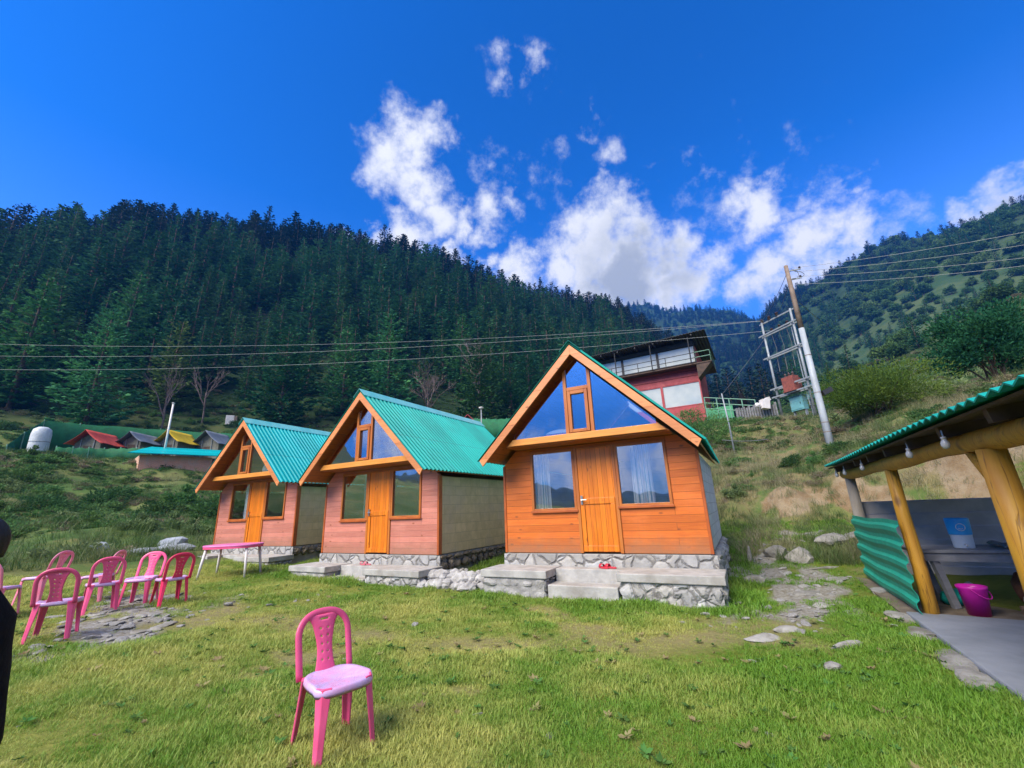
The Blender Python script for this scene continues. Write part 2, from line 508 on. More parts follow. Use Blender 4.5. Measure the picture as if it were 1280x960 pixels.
def planks(name, a, b, dark, row=.13, vertical=False, rough=.45, knots=(.22, .06, .015), length=3.3, face='XZ', dirt=0.0):
    """boards with grooves, grain and knots; local x across the facade, z up"""
    mt, nt, p, o = mat_new(name)
    tc = N(nt, 'ShaderNodeTexCoord')
    sep = N(nt, 'ShaderNodeSeparateXYZ', {0: tc.outputs['Object']})
    X, Y, Z = sep.outputs[0], sep.outputs[1], sep.outputs[2]
    u, w = (X, Z) if face == 'XZ' else ((Y, Z) if face == 'YZ' else (Y, X))
    if vertical:
        u, w = w, u
    uv = N(nt, 'ShaderNodeCombineXYZ', {0: u, 1: w, 2: 0.0}).outputs[0]
    br = N(nt, 'ShaderNodeTexBrick', {'Vector': uv, 'Color1': (0, 0, 0, 1), 'Color2': (1, 1, 1, 1), 'Mortar': (.5, .5, .5, 1), 'Scale': 1.0, 'Mortar Size': .0035, 'Mortar Smooth': .3,
                                  'Bias': 0.0, 'Brick Width': length, 'Row Height': row}, offset=.37)
    gsep = N(nt, 'ShaderNodeSeparateColor', {0: br.outputs['Color']})
    shift = mth(nt, 'MULTIPLY', gsep.outputs[0], 31.0)
    gv = N(nt, 'ShaderNodeCombineXYZ', {0: mth(nt, 'MULTIPLY_ADD', u, 1.6, shift), 1: mth(nt, 'MULTIPLY', w, 26.0), 2: shift}).outputs[0]
    gr = noise(nt, gv, 1.6, 6, .65, .6)
    col = mixc(nt, ramp01(nt, gr, .3, .72), a, b)
    tone = mth(nt, 'MULTIPLY_ADD', gsep.outputs[0], .3, .85)
    col = N(nt, 'ShaderNodeHueSaturation', {'Value': tone, 'Color': col}).outputs[0]
    # weathering: paler, pinker, washed patches
    wz = noise(nt, N(nt, 'ShaderNodeCombineXYZ', {0: mth(nt, 'MULTIPLY', u, .7), 1: mth(nt, 'MULTIPLY', w, 1.6), 2: 3.0}).outputs[0], 1.7, 4)
    col = mixc(nt, mth(nt, 'MULTIPLY', ramp01(nt, wz, .45, .75), .35), col, tuple(min(1, x * 1.25 + .03) for x in a))
    kv = N(nt, 'ShaderNodeCombineXYZ', {0: mth(nt, 'MULTIPLY_ADD', u, 3.2, shift), 1: mth(nt, 'MULTIPLY', w, 7.0), 2: 0.0}).outputs[0]
    vo = N(nt, 'ShaderNodeTexVoronoi', {'Vector': kv, 'Scale': 1.0, 'Randomness': 1.0}, feature='F1')
    kn = ramp01(nt, vo.outputs['Distance'], .17, .05)
    col = mixc(nt, mth(nt, 'MULTIPLY', kn, .8), col, knots)
    col = mixc(nt, br.outputs['Fac'], col, dark)
    if dirt:
        dn = noise(nt, tc.outputs['Object'], 4.5, 6, .7)
        dz_ = mth(nt, 'MULTIPLY', ramp01(nt, mth(nt, 'MULTIPLY_ADD', dn, .5, mth(nt, 'MULTIPLY', Z, -1.0)), -.12, .3), dirt)
        col = mixc(nt, dz_, col, (.24, .15, .085))
        st_ = noise(nt, N(nt, 'ShaderNodeCombineXYZ', {0: mth(nt, 'MULTIPLY', X, 9.0), 1: mth(nt, 'MULTIPLY', Z, .8), 2: 0.0}).outputs[0], 1.5, 5, .7)
        col = mixc(nt, mth(nt, 'MULTIPLY', ramp01(nt, st_, .55, .8), .35), col, (.26, .1, .04))
    setin(nt, p, 'Base Color', col)
    setin(nt, p, 'Roughness', mth(nt, 'MULTIPLY_ADD', gr, .2, rough - .1))
    h = mth(nt, 'SUBTRACT', mth(nt, 'MULTIPLY', gr, .12), br.outputs['Fac'])
    bn = N(nt, 'ShaderNodeBump', {'Height': h, 'Strength': .6, 'Distance': .006})
    nt.links.new(bn.outputs[0], p.inputs['Normal'])
    return mt


def blocks(name, a, b, mortar, bw=.4, bh=.2, rough=.85, face='YZ', joint=.008, vis=1.0, stain=None):
    mt, nt, p, o = mat_new(name)
    tc = N(nt, 'ShaderNodeTexCoord')
    sep = N(nt, 'ShaderNodeSeparateXYZ', {0: tc.outputs['Object']})
    uv = N(nt, 'ShaderNodeCombineXYZ', {0: sep.outputs[1 if face == 'YZ' else 0], 1: sep.outputs[2], 2: 0.0}).outputs[0]
    wn_ = N(nt, 'ShaderNodeTexNoise', {'Vector': uv, 'Scale': 3.0, 'Detail': 3.0})
    uv2 = N(nt, 'ShaderNodeVectorMath', {0: wn_.outputs['Color'], 1: (.012, .012, 0), 2: uv}, operation='MULTIPLY_ADD').outputs[0]
    br = N(nt, 'ShaderNodeTexBrick', {'Vector': uv2, 'Color1': (0, 0, 0, 1), 'Color2': (1, 1, 1, 1), 'Mortar': (.5, .5, .5, 1), 'Scale': 1.0, 'Mortar Size': joint, 'Mortar Smooth': .4,
                                  'Brick Width': bw, 'Row Height': bh}, offset=.5)
    g = N(nt, 'ShaderNodeSeparateColor', {0: br.outputs['Color']}).outputs[0]
    n1 = noise(nt, tc.outputs['Object'], 5, 7, .7)
    col = mixc(nt, ramp01(nt, n1, .3, .7), a, b)
    col = N(nt, 'ShaderNodeHueSaturation', {'Value': mth(nt, 'MULTIPLY_ADD', g, .16, .92), 'Color': col}).outputs[0]
    if stain:
        n3 = noise(nt, tc.outputs['Object'], 1.3, 4)
        col = mixc(nt, mth(nt, 'MULTIPLY', ramp01(nt, n3, .45, .7), .6), col, stain)
    col = mixc(nt, mth(nt, 'MULTIPLY', br.outputs['Fac'], vis), col, mortar)
    setin(nt, p, 'Base Color', col)
    setin(nt, p, 'Roughness', rough)
    n2 = noise(nt, tc.outputs['Object'], 40, 4)
    bn = N(nt, 'ShaderNodeBump', {'Height': mth(nt, 'SUBTRACT', mth(nt, 'MULTIPLY', n2, .3), mth(nt, 'MULTIPLY', br.outputs['Fac'], vis)), 'Strength': .5, 'Distance': .012})
    nt.links.new(bn.outputs[0], p.inputs['Normal'])
    return mt


def leafmat(name, a, b, rnd=.25, trans=.25, rough=.55, tint=None, scale=.35):
    """foliage: tone by noise in the plant and per plant; thin leaves let some light through"""
    mt, nt, p, o = mat_new(name)
    tc = N(nt, 'ShaderNodeTexCoord')
    n1 = noise(nt, tc.outputs['Object'], scale, 4, .65)
    col = mixc(nt, ramp01(nt, n1, .32, .68), a, b)
    oi = N(nt, 'ShaderNodeObjectInfo')
    if tint:
        col = mixc(nt, ramp01(nt, oi.outputs['Random'], .45, 1.0), col, tint)
    col = N(nt, 'ShaderNodeHueSaturation', {'Hue': mth(nt, 'MULTIPLY_ADD', oi.outputs['Random'], .03, .485), 'Value': mth(nt, 'MULTIPLY_ADD', oi.outputs['Random'], 2 * rnd, 1 - rnd), 'Color': col}).outputs[0]
    setin(nt, p, 'Base Color', col)
    setin(nt, p, 'Roughness', rough + .15)
    setin(nt, p, 'Specular IOR Level', .08)
    tr = N(nt, 'ShaderNodeBsdfTranslucent', {'Color': col})
    mx = N(nt, 'ShaderNodeMixShader', {0: trans, 1: p.outputs[0], 2: tr.outputs[0]})
    nt.links.new(mx.outputs[0], o.inputs['Surface'])
    return mt


def glassmat(name, fac=.4, tint=(.93, .95, .97)):
    mt, nt, p, o = mat_new(name)
    nt.nodes.remove(p)
    tr = N(nt, 'ShaderNodeBsdfTransparent', {'Color': (*tint, 1)})
    v = coords(nt, 'Object')
    bn = N(nt, 'ShaderNodeBump', {'Height': noise(nt, v, 1.6, 2), 'Strength': .05, 'Distance': .05})
    gl = N(nt, 'ShaderNodeBsdfGlossy', {'Color': (.92, .95, 1, 1), 'Roughness': .015, 'Normal': bn.outputs[0]})
    fr = N(nt, 'ShaderNodeLayerWeight', {'Blend': .35})
    f = mth(nt, 'MULTIPLY_ADD', fr.outputs['Facing'], .4, fac, clamp=True)
    mx = N(nt, 'ShaderNodeMixShader', {0: f, 1: tr.outputs[0], 2: gl.outputs[0]})
    nt.links.new(mx.outputs[0], o.inputs['Surface'])
    return mt


def sheetmat(name, a, b, c):
    mt, nt, p, o = mat_new(name)
    tc = N(nt, 'ShaderNodeTexCoord')
    sep = N(nt, 'ShaderNodeSeparateXYZ', {0: tc.outputs['Object']})
    idx = mth(nt, 'FLOOR', mth(nt, 'MULTIPLY', sep.outputs[1], 1.31))
    wn_ = N(nt, 'ShaderNodeTexWhiteNoise', {'W': idx}, noise_dimensions='1D').outputs['Value']
    v = N(nt, 'ShaderNodeCombineXYZ', {0: mth(nt, 'MULTIPLY', sep.outputs[1], 12.0), 1: mth(nt, 'MULTIPLY', sep.outputs[2], 1.1), 2: 0.0}).outputs[0]
    st_ = noise(nt, v, 1.6, 6, .65)
    n1 = noise(nt, tc.outputs['Object'], 1.3, 5)
    col = mixc(nt, ramp01(nt, n1, .35, .65), a, b)
    col = mixc(nt, mth(nt, 'MULTIPLY', ramp01(nt, st_, .5, .75), .5), col, c)
    col = N(nt, 'ShaderNodeHueSaturation', {'Value': mth(nt, 'MULTIPLY_ADD', wn_, .22, .86), 'Color': col}).outputs[0]
    lap = ramp01(nt, mth(nt, 'ABSOLUTE', mth(nt, 'SUBTRACT', sep.outputs[2], 2.62)), .012, .004)
    col = mixc(nt, mth(nt, 'MULTIPLY', lap, .55), col, (.02, .1, .1))
    rs = noise(nt, v, 3.0, 3, .6)
    col = mixc(nt, mth(nt, 'MULTIPLY', ramp01(nt, rs, .66, .8), .3), col, (.2, .16, .1))
    setin(nt, p, 'Base Color', col)
    setin(nt, p, 'Roughness', mth(nt, 'MULTIPLY_ADD', st_, .25, .32))
    setin(nt, p, 'Specular IOR Level', .15)
    return mt


def logmat(name, a, b, knot, crack):
    mt, nt, p, o = mat_new(name)
    tc = N(nt, 'ShaderNodeTexCoord')
    v = N(nt, 'ShaderNodeMapping', {'Vector': tc.outputs['Object'], 'Scale': (9, 9, .9)}).outputs[0]
    n1 = noise(nt, v, 1.6, 7, .65, .4)
    n2 = noise(nt, tc.outputs['Object'], 2.2, 5)
    col = mixc(nt, ramp01(nt, n1, .3, .7), a, b)
    col = mixc(nt, mth(nt, 'MULTIPLY', ramp01(nt, n2, .5, .75), .45), col, crack)
    vk = N(nt, 'ShaderNodeMapping', {'Vector': tc.outputs['Object'], 'Scale': (5, 5, 2.6)}).outputs[0]
    vo = N(nt, 'ShaderNodeTexVoronoi', {'Vector': vk, 'Scale': 1.0}, feature='F1')
    col = mixc(nt, mth(nt, 'MULTIPLY', ramp01(nt, vo.outputs['Distance'], .26, .08), .8), col, knot)
    ln = ramp01(nt, mth(nt, 'ABSOLUTE', mth(nt, 'SUBTRACT', noise(nt, N(nt, 'ShaderNodeMapping', {'Vector': tc.outputs['Object'], 'Scale': (7, 7, .35)}).outputs[0], 1.5, 3), .5)), .012, .003)
    col = mixc(nt, mth(nt, 'MULTIPLY', ln, .6), col, knot)
    setin(nt, p, 'Base Color', col)
    setin(nt, p, 'Roughness', .55)
    bn = N(nt, 'ShaderNodeBump', {'Height': mth(nt, 'SUBTRACT', n1, ln), 'Strength': .4, 'Distance': .012})
    nt.links.new(bn.outputs[0], p.inputs['Normal'])
    return mt


def stonemat(name, a, b, c, scale=3.0, bump=1.0):
    """rough mixed stone with dark seams"""
    mt, nt, p, o = mat_new(name)
    tc = N(nt, 'ShaderNodeTexCoord')
    wn_ = N(nt, 'ShaderNodeTexNoise', {'Vector': tc.outputs['Object'], 'Scale': 2.2, 'Detail': 4.0})
    vv = N(nt, 'ShaderNodeVectorMath', {0: wn_.outputs['Color'], 1: (.3, .3, .3), 2: tc.outputs['Object']}, operation='MULTIPLY_ADD').outputs[0]
    ve = N(nt, 'ShaderNodeTexVoronoi', {'Vector': vv, 'Scale': scale}, feature='DISTANCE_TO_EDGE')
    vc = N(nt, 'ShaderNodeTexVoronoi', {'Vector': vv, 'Scale': scale}, feature='F1')
    g = N(nt, 'ShaderNodeSeparateColor', {0: vc.outputs['Color']})
    n1 = noise(nt, tc.outputs['Object'], 9, 8, .7)
    col = mixc(nt, ramp01(nt, n1, .3, .7), a, b)
    col = mixc(nt, mth(nt, 'MULTIPLY', g.outputs[1], .5), col, c)
    col = N(nt, 'ShaderNodeHueSaturation', {'Value': mth(nt, 'MULTIPLY_ADD', g.outputs[0], .5, .75), 'Color': col}).outputs[0]
    seam = ramp01(nt, ve.outputs['Distance'], .05, .012)
    col = mixc(nt, mth(nt, 'MULTIPLY', seam, .65), col, (.10, .09, .08))
    setin(nt, p, 'Base Color', col)
    setin(nt, p, 'Roughness', .88)
    h = mth(nt, 'ADD', ramp01(nt, ve.outputs['Distance'], 0.0, .16), mth(nt, 'MULTIPLY', n1, .5))
    bn = N(nt, 'ShaderNodeBump', {'Height': h, 'Strength': bump, 'Distance': .03})
    nt.links.new(bn.outputs[0], p.inputs['Normal'])
    return mt


ORANGE = ((.60, .155, .022), (.42, .088, .012))
M = {}
M['siding_orange'] = planks('orange_siding', (.66, .165, .018), (.55, .115, .012), (.26, .07, .014), row=.125, dirt=.6)
M['siding_pink'] = planks('pink_siding', (.60, .235, .17), (.52, .17, .12), (.3, .12, .08), row=.125, dirt=.5)  # orange boards with the blue sky sheen put into a pinker colour
M['door_wood'] = planks('door_planks', (.80, .235, .014), (.66, .155, .01), (.3, .08, .008), row=.095, vertical=True, rough=.35)
M['beam_wood'] = planks('beam_wood', (.78, .33, .06), (.64, .24, .04), (.4, .11, .02), row=.4, rough=.4, length=4)
M['barge_wood'] = planks('barge_wood', (.70, .28, .10), (.58, .2, .065), (.4, .12, .03), row=.6, rough=.4, length=6)
M['soffit_wood'] = planks('soffit_wood', (.5, .16, .02), (.4, .11, .015), (.14, .04, .01), row=.12, vertical=False, rough=.4, face='YZ')
M['frame_wood'] = simple('frame_wood', (.52, .17, .03), (.4, .11, .02), .4, 3, .1, (1, 1, .3))
M['trim_wood'] = simple('trim_wood', (.5, .12, .02), (.36, .08, .015), .45, 3, .1)
M['dark_wood'] = simple('dark_wood', (.09, .05, .03), (.05, .03, .02), .7, 4)
M['inner_wood'] = simple('inner_wood', (.2, .1, .045), (.14, .07, .03), .7, 4)
M['roof_a'] = sheetmat('green_sheet', (.012, .33, .27), (.01, .27, .23), (.02, .36, .3))
M['roof_b'] = sheetmat('turquoise_sheet', (.003, .40, .355), (.003, .33, .30), (.012, .44, .4))
M['roof_c'] = sheetmat('cyan_sheet', (.002, .42, .45), (.002, .37, .40), (.012, .46, .48))
M['panel_green'] = simple('green_panel', (.012, .36, .24), (.01, .3, .2), .45, 1.5, 0, spec=.3, c=(.02, .4, .27))
M['ridge'] = simple('ridge_cap', (.2, .55, .55), (.12, .48, .5), .35, 3)
M['block_grey'] = blocks('grey_blocks', (.62, .64, .62), (.48, .5, .5), (.34, .35, .35), vis=.8)
M['block_olive'] = blocks('olive_plaster_blocks', (.68, .51, .27), (.55, .41, .21), (.32, .26, .16), .42, .21, vis=.5, stain=(.55, .42, .28))
M['glass'] = glassmat('window_glass', .31)
M['glass_dark'] = glassmat('dim_window_glass', .1)
M['metal'] = simple('steel', (.5, .5, .5), (.35, .35, .35), .35, 8, metal=.9)
M['concrete'] = simple('concrete_slab', (.46, .45, .42), (.34, .33, .31), .85, 4, .4, c=(.29, .27, .24))
M['concrete_floor'] = simple('concrete_floor', (.25, .27, .30), (.19, .21, .235), .8, 1.6, .3, c=(.17, .175, .18))
M['stone'] = stonemat('grey_masonry', (.46, .46, .45), (.33, .33, .33), (.3, .27, .22), 4.0)
M['stone_dark'] = stonemat('brown_masonry', (.27, .22, .15), (.17, .13, .085), (.12, .095, .06), 4.5, 1.0)
M['rock'] = simple('rock_grey', (.42, .41, .39), (.27, .26, .25), .85, 5, .8, c=(.22, .2, .16), rnd=.2)
M['rock_dull'] = simple('rock_dull', (.31, .3, .275), (.2, .19, .17), .9, 6, .8, c=(.16, .14, .1), rnd=.2)
M['rock_blue'] = simple('rock_blue', (.33, .36, .40), (.24, .265, .31), .8, 5, .6, rnd=.2)
M['curtain'] = None
M['white_plastic'] = simple('white_plastic', (.75, .72, .7), (.66, .62, .6), .4, 4)
M['pink_mat'] = simple('pink_bedding', (.75, .1, .4), (.65, .08, .36), .8, 5)
M['white_cloth'] = simple('white_bedding', (.7, .78, .85), (.6, .68, .78), .85, 8)
M['grey_cloth'] = simple('grey_bedding', (.3, .33, .36), (.2, .22, .25), .85, 9)
M['red_rubber'] = simple('red_rubber', (.6, .03, .05), (.45, .02, .05), .5, 9)
M['pink_rubber'] = simple('pink_rubber', (.6, .16, .2), (.5, .12, .17), .5, 9)

# striped curtain
mt, nt, p, o = mat_new('curtain_cloth')
tc = N(nt, 'ShaderNodeTexCoord')
sep = N(nt, 'ShaderNodeSeparateXYZ', {0: tc.outputs['Object']})
sv = mth(nt, 'FRACT', mth(nt, 'MULTIPLY', sep.outputs[0], 14.0))
col = mixc(nt, ramp01(nt, sv, .66, .72), (.88, .9, .92), (.25, .42, .5))
setin(nt, p, 'Base Color', col); setin(nt, p, 'Roughness', .8)
M['curtain'] = mt
exec_after = []

# ------------------------------------------------------------------ ground: one sheet to the horizon
az_f = np.concatenate([np.arange(-180, -66, 4.0), np.arange(-66, 66.01, .5), np.arange(70, 180, 4.0)])
r_f = np.concatenate([np.geomspace(.35, 14, 64), np.geomspace(14.3, 24, 44), np.geomspace(24.5, 130, 66), np.geomspace(134, 1190, 80)])
AA, RR = np.meshgrid(np.radians(az_f), r_f, indexing='ij')
GX, GY = RR * np.sin(AA), RR * np.cos(AA)
GZ = hgt(GX, GY)
na, nr = len(az_f), len(r_f)
gv = np.stack([GX, GY, GZ], -1).reshape(-1, 3)
gv = np.vstack([gv, [[0, 0, gz(0, 0)]]])
ii, jj = np.meshgrid(np.arange(na), np.arange(nr - 1), indexing='ij')
i2 = (ii + 1) % na
quads = np.stack([ii * nr + jj, i2 * nr + jj, i2 * nr + jj + 1, ii * nr + jj + 1], -1).reshape(-1, 4)[:, ::-1]
cen = len(gv) - 1

# painted-on-the-ground zones, in plan (metres)
PATHS = [  # bare stony path on the right, pavers under the left chairs, worn band on the lawn: (x, y, radius, weight)
    (5.3, 9.2, .8, 1), (5.7, 10.3, .8, 1), (6.4, 11.2, .7, .9), (4.8, 8.2, .9, 1), (4.4, 7.3, .8, .9), (3.9, 6.6, .7, .75), (3.3, 6.0, .5, .6), (4.4, 6.3, .5, .6), (4.5, 5.3, .4, .5),
    (-6.2, 7.5, .9, 1), (-5.6, 6.6, .9, 1), (-6.8, 8.3, .9, 1), (-5.3, 5.8, .8, 1), (-7.5, 9.0, .9, .9), (-5.0, 7.6, .5, .5), (-5.2, 8.6, .7, .6), (-3.9, 8.3, .6, .4),
    (7.4, 12.0, .7, .8), (5.0, 9.4, 1.1, .9), (5.6, 8.6, .7, .8), (3.2, 6.9, .6, .7), (2.6, 6.2, .5, .6), (4.6, 4.6, .5, .6), (4.2, 4.0, .5, .6), (5.1, 5.4, .45, .6)]
WORN = [((-6.0, 6.3), (-3.6, 6.9)), ((-3.6, 6.9), (-1.0, 5.7)), ((-1.0, 5.7), (1.2, 5.4)), ((1.2, 5.4), (3.4, 5.9))]


def zones(x, y):
    x = np.asarray(x, float); y = np.asarray(y, float)
    r = np.hypot(x, y); az = np.degrees(np.arctan2(x, y))
    path = np.zeros_like(x)
    for (cx, cy, rad, w) in PATHS:
        path = np.maximum(path, w * np.clip(1.25 - np.hypot(x - cx, y - cy) / rad, 0, 1))
    path = np.clip(path * (1 + .5 * wob(x, y, .7, 2) + .3 * wob(x, y, .35, 3)), 0, 1)
    worn = np.zeros_like(x)
    for (a, b) in WORN:
        ab = np.array(b) - np.array(a)
        t = np.clip(((x - a[0]) * ab[0] + (y - a[1]) * ab[1]) / (ab @ ab), 0, 1)
        d = np.hypot(x - a[0] - t * ab[0], y - a[1] - t * ab[1])
        worn = np.maximum(worn, np.clip(1 - d / .55, 0, 1))
    worn = np.maximum(worn, .8 * np.clip((wob(x, y, 1.9, 5) * .7 + wob(x, y, .8, 6) * .5 - .62) / .3, 0, 1) * np.clip((16 - r) / 3, 0, 1))
    worn = np.clip(worn * (1 + .6 * wob(x, y, 1.1, 4)), 0, 1)
    dry = np.clip(.30 - .07 * x + .45 * wob(x, y, 3.2, 7) + .25 * wob(x, y, 1.2, 1), 0, 1)      # yellower to the left
    wild = np.clip((r - 12.5) / 4, 0, 1)
    dz = (hgt(x * 1.02, y * 1.02) - hgt(x * .98, y * .98)) / np.maximum(r * .04, .05)
    soil = np.clip((dz - .95 + .3 * wob(x, y, 2.2, 3) + .3 * wob(x, y, .8, 4)) / .5, 0, 1) * np.clip((r - 13) / 2, 0, 1) * np.clip((30 - r) / 6, 0, 1) * np.clip((az - 22) / 4, 0, 1)
    forest = np.clip((r - 70) / 14, 0, 1)
    return path, worn, dry, wild, soil, forest


def zone_attr(me, xs, ys):
    z = zones(xs, ys)
    r_ = np.hypot(xs, ys); a_ = np.degrees(np.arctan2(xs, ys))
    z = (*z, np.clip((a_ - 33) / 6, 0, 1) * np.clip((r_ - 60) / 30, 0, 1) * np.clip((430 - r_) / 120, 0, 1), np.clip((a_ - 16) / 8, 0, 1) * np.clip((44 - r_) / 10, 0, 1))
    for nm, arr in zip(('path', 'worn', 'dry', 'wild', 'soil', 'forest', 'meadow', 'straw'), z):
        at_ = me.attributes.new(nm, 'FLOAT', 'POINT')
        at_.data.foreach_set('value', np.asarray(arr, np.float32))


gm, nt, p, o = mat_new('ground')
tc = N(nt, 'ShaderNodeNewGeometry')
P = tc.outputs['Position']


def gat(nm):
    return N(nt, 'ShaderNodeAttribute', None, attribute_name=nm).outputs['Fac']


nA = noise(nt, P, 1.3, 8, .7); nB = noise(nt, P, 14, 6, .7); nC = noise(nt, P, .35, 5, .6); nD = noise(nt, P, .03, 6, .6)
lawn = mixc(nt, ramp01(nt, nB, .3, .7), (.11, .15, .022), (.17, .19, .035))
lawn = mixc(nt, mth(nt, 'MULTIPLY', gat('dry'), ramp01(nt, nA, .35, .65)), lawn, (.30, .28, .08))
lawn = mixc(nt, mth(nt, 'MULTIPLY', gat('worn'), .7), lawn, (.27, .22, .12))
wildc = mixc(nt, ramp01(nt, nC, .38, .68), (.07, .125, .035), (.16, .17, .06))
wildc = mixc(nt, ramp01(nt, nA, .55, .75), wildc, (.24, .19, .08))
wildc = mixc(nt, mth(nt, 'MULTIPLY', gat('straw'), ramp01(nt, nA, .38, .62)), wildc, (.21, .17, .085))
col = mixc(nt, gat('wild'), lawn, wildc)
stone = mixc(nt, ramp01(nt, nB, .35, .65), (.34, .33, .30), (.2, .175, .13))
pm = ramp01(nt, mth(nt, 'ADD', gat('path'), mth(nt, 'MULTIPLY_ADD', nB, .8, -.4)), .35, .7)
col = mixc(nt, pm, col, stone)
soil = mixc(nt, ramp01(nt, nA, .35, .65), (.21, .14, .075), (.29, .23, .15))
col = mixc(nt, ramp01(nt, mth(nt, 'ADD', gat('soil'), mth(nt, 'MULTIPLY_ADD', nA, 1.0, -.5)), .3, .7), col, soil)
forest = mixc(nt, ramp01(nt, nD, .4, .6), (.014, .030, .014), (.03, .058, .022))
col = mixc(nt, gat('forest'), col, forest)
meadow = mixc(nt, ramp01(nt, noise(nt, P, .06, 7, .65), .38, .62), (.035, .075, .032), (.075, .105, .042))
col = mixc(nt, gat('meadow'), col, meadow)
setin(nt, p, 'Base Color', col)
setin(nt, p, 'Roughness', .95)
setin(nt, p, 'Specular IOR Level', .1)
bn = N(nt, 'ShaderNodeBump', {'Height': mth(nt, 'ADD', nB, mth(nt, 'MULTIPLY', nA, 2.0)), 'Strength': .8, 'Distance': .04})
nt.links.new(bn.outputs[0], p.inputs['Normal'])

tri = np.array([[((i + 1) % na) * nr, i * nr, cen] for i in range(na)])
me = bpy.data.meshes.new('ground')
allf = [tuple(q) for q in quads.tolist()] + [tuple(t) for t in tri.tolist()]
me.from_pydata(gv.tolist(), [], allf)
me.polygons.foreach_set('use_smooth', [True] * len(me.polygons))
me.materials.append(gm)
zone_attr(me, gv[:, 0], gv[:, 1])
me.update()
ground = bpy.data.objects.new('ground', me)
COL.objects.link(ground)
tag(ground, 'grassy lawn rising into wooded mountain slopes', 'ground', kind='structure')


# ------------------------------------------------------------------ cabins
CW, CD, ZA, APU, BZ = 3.79, 4.3, 3.80, 1.895, 2.13     # width, depth, apex, apex position, beam top
DB, DO = .53, .71                                      # loft and bargeboard overhang in front of the facade


def curtain(name_loc, rz, w, h, label, ph=0.0):
    def fn(i, j):
        x = (i - .5) * w
        return (x * (1 + .12 * (1 - j)), .03 * math.sin(i * w * 55 + ph) + .012 * math.sin(i * w * 131), j * h)
    mb = MB(); mb.grid(fn, 40, 6)
    o = mb.build('curtain', M['curtain'], smooth=True, loc=name_loc, rz=rz)
    return tag(o, label, 'curtain', 'curtains behind the cabin windows')


def local(base, rz, x, y, z):
    return Vector((base[0] + x * math.cos(rz) - y * math.sin(rz), base[1] + x * math.sin(rz) + y * math.cos(rz), base[2] + z))


def roof_sheet(side, dep, mat, parent):
    """ribbed sheet on one slope: ribs run down the slope"""
    mb = MB()
    per = .135
    n = int(round(dep / per))
    prof = []
    for k in range(n):
        y = k * per
        prof += [(y, 0), (y + .4 * per, 0), (y + .55 * per, .034), (y + .85 * per, .034)]
    prof.append((n * per, 0))
    eu = APU + 2.09
    ez = ZA + .03 - 2.09 * .99
    nrm = Vector((.704 * side, 0, .71))
    vs = []
    for (y, hh) in prof:
        for (u, z) in ((0.0, ZA + .035), (2.09 * side, ez)):
            q = Vector((APU + u, y - DO - .05, z)) + nrm * hh
            vs.append(q)
    fs = [(2 * i, 2 * i + 1, 2 * i + 3, 2 * i + 2) for i in range(len(prof) - 1)]
    mb.add(vs, fs)
    return mb.build('roof_sheet', mat, parent, solid=.004)


def tri_pts(y_off=0):
    pass


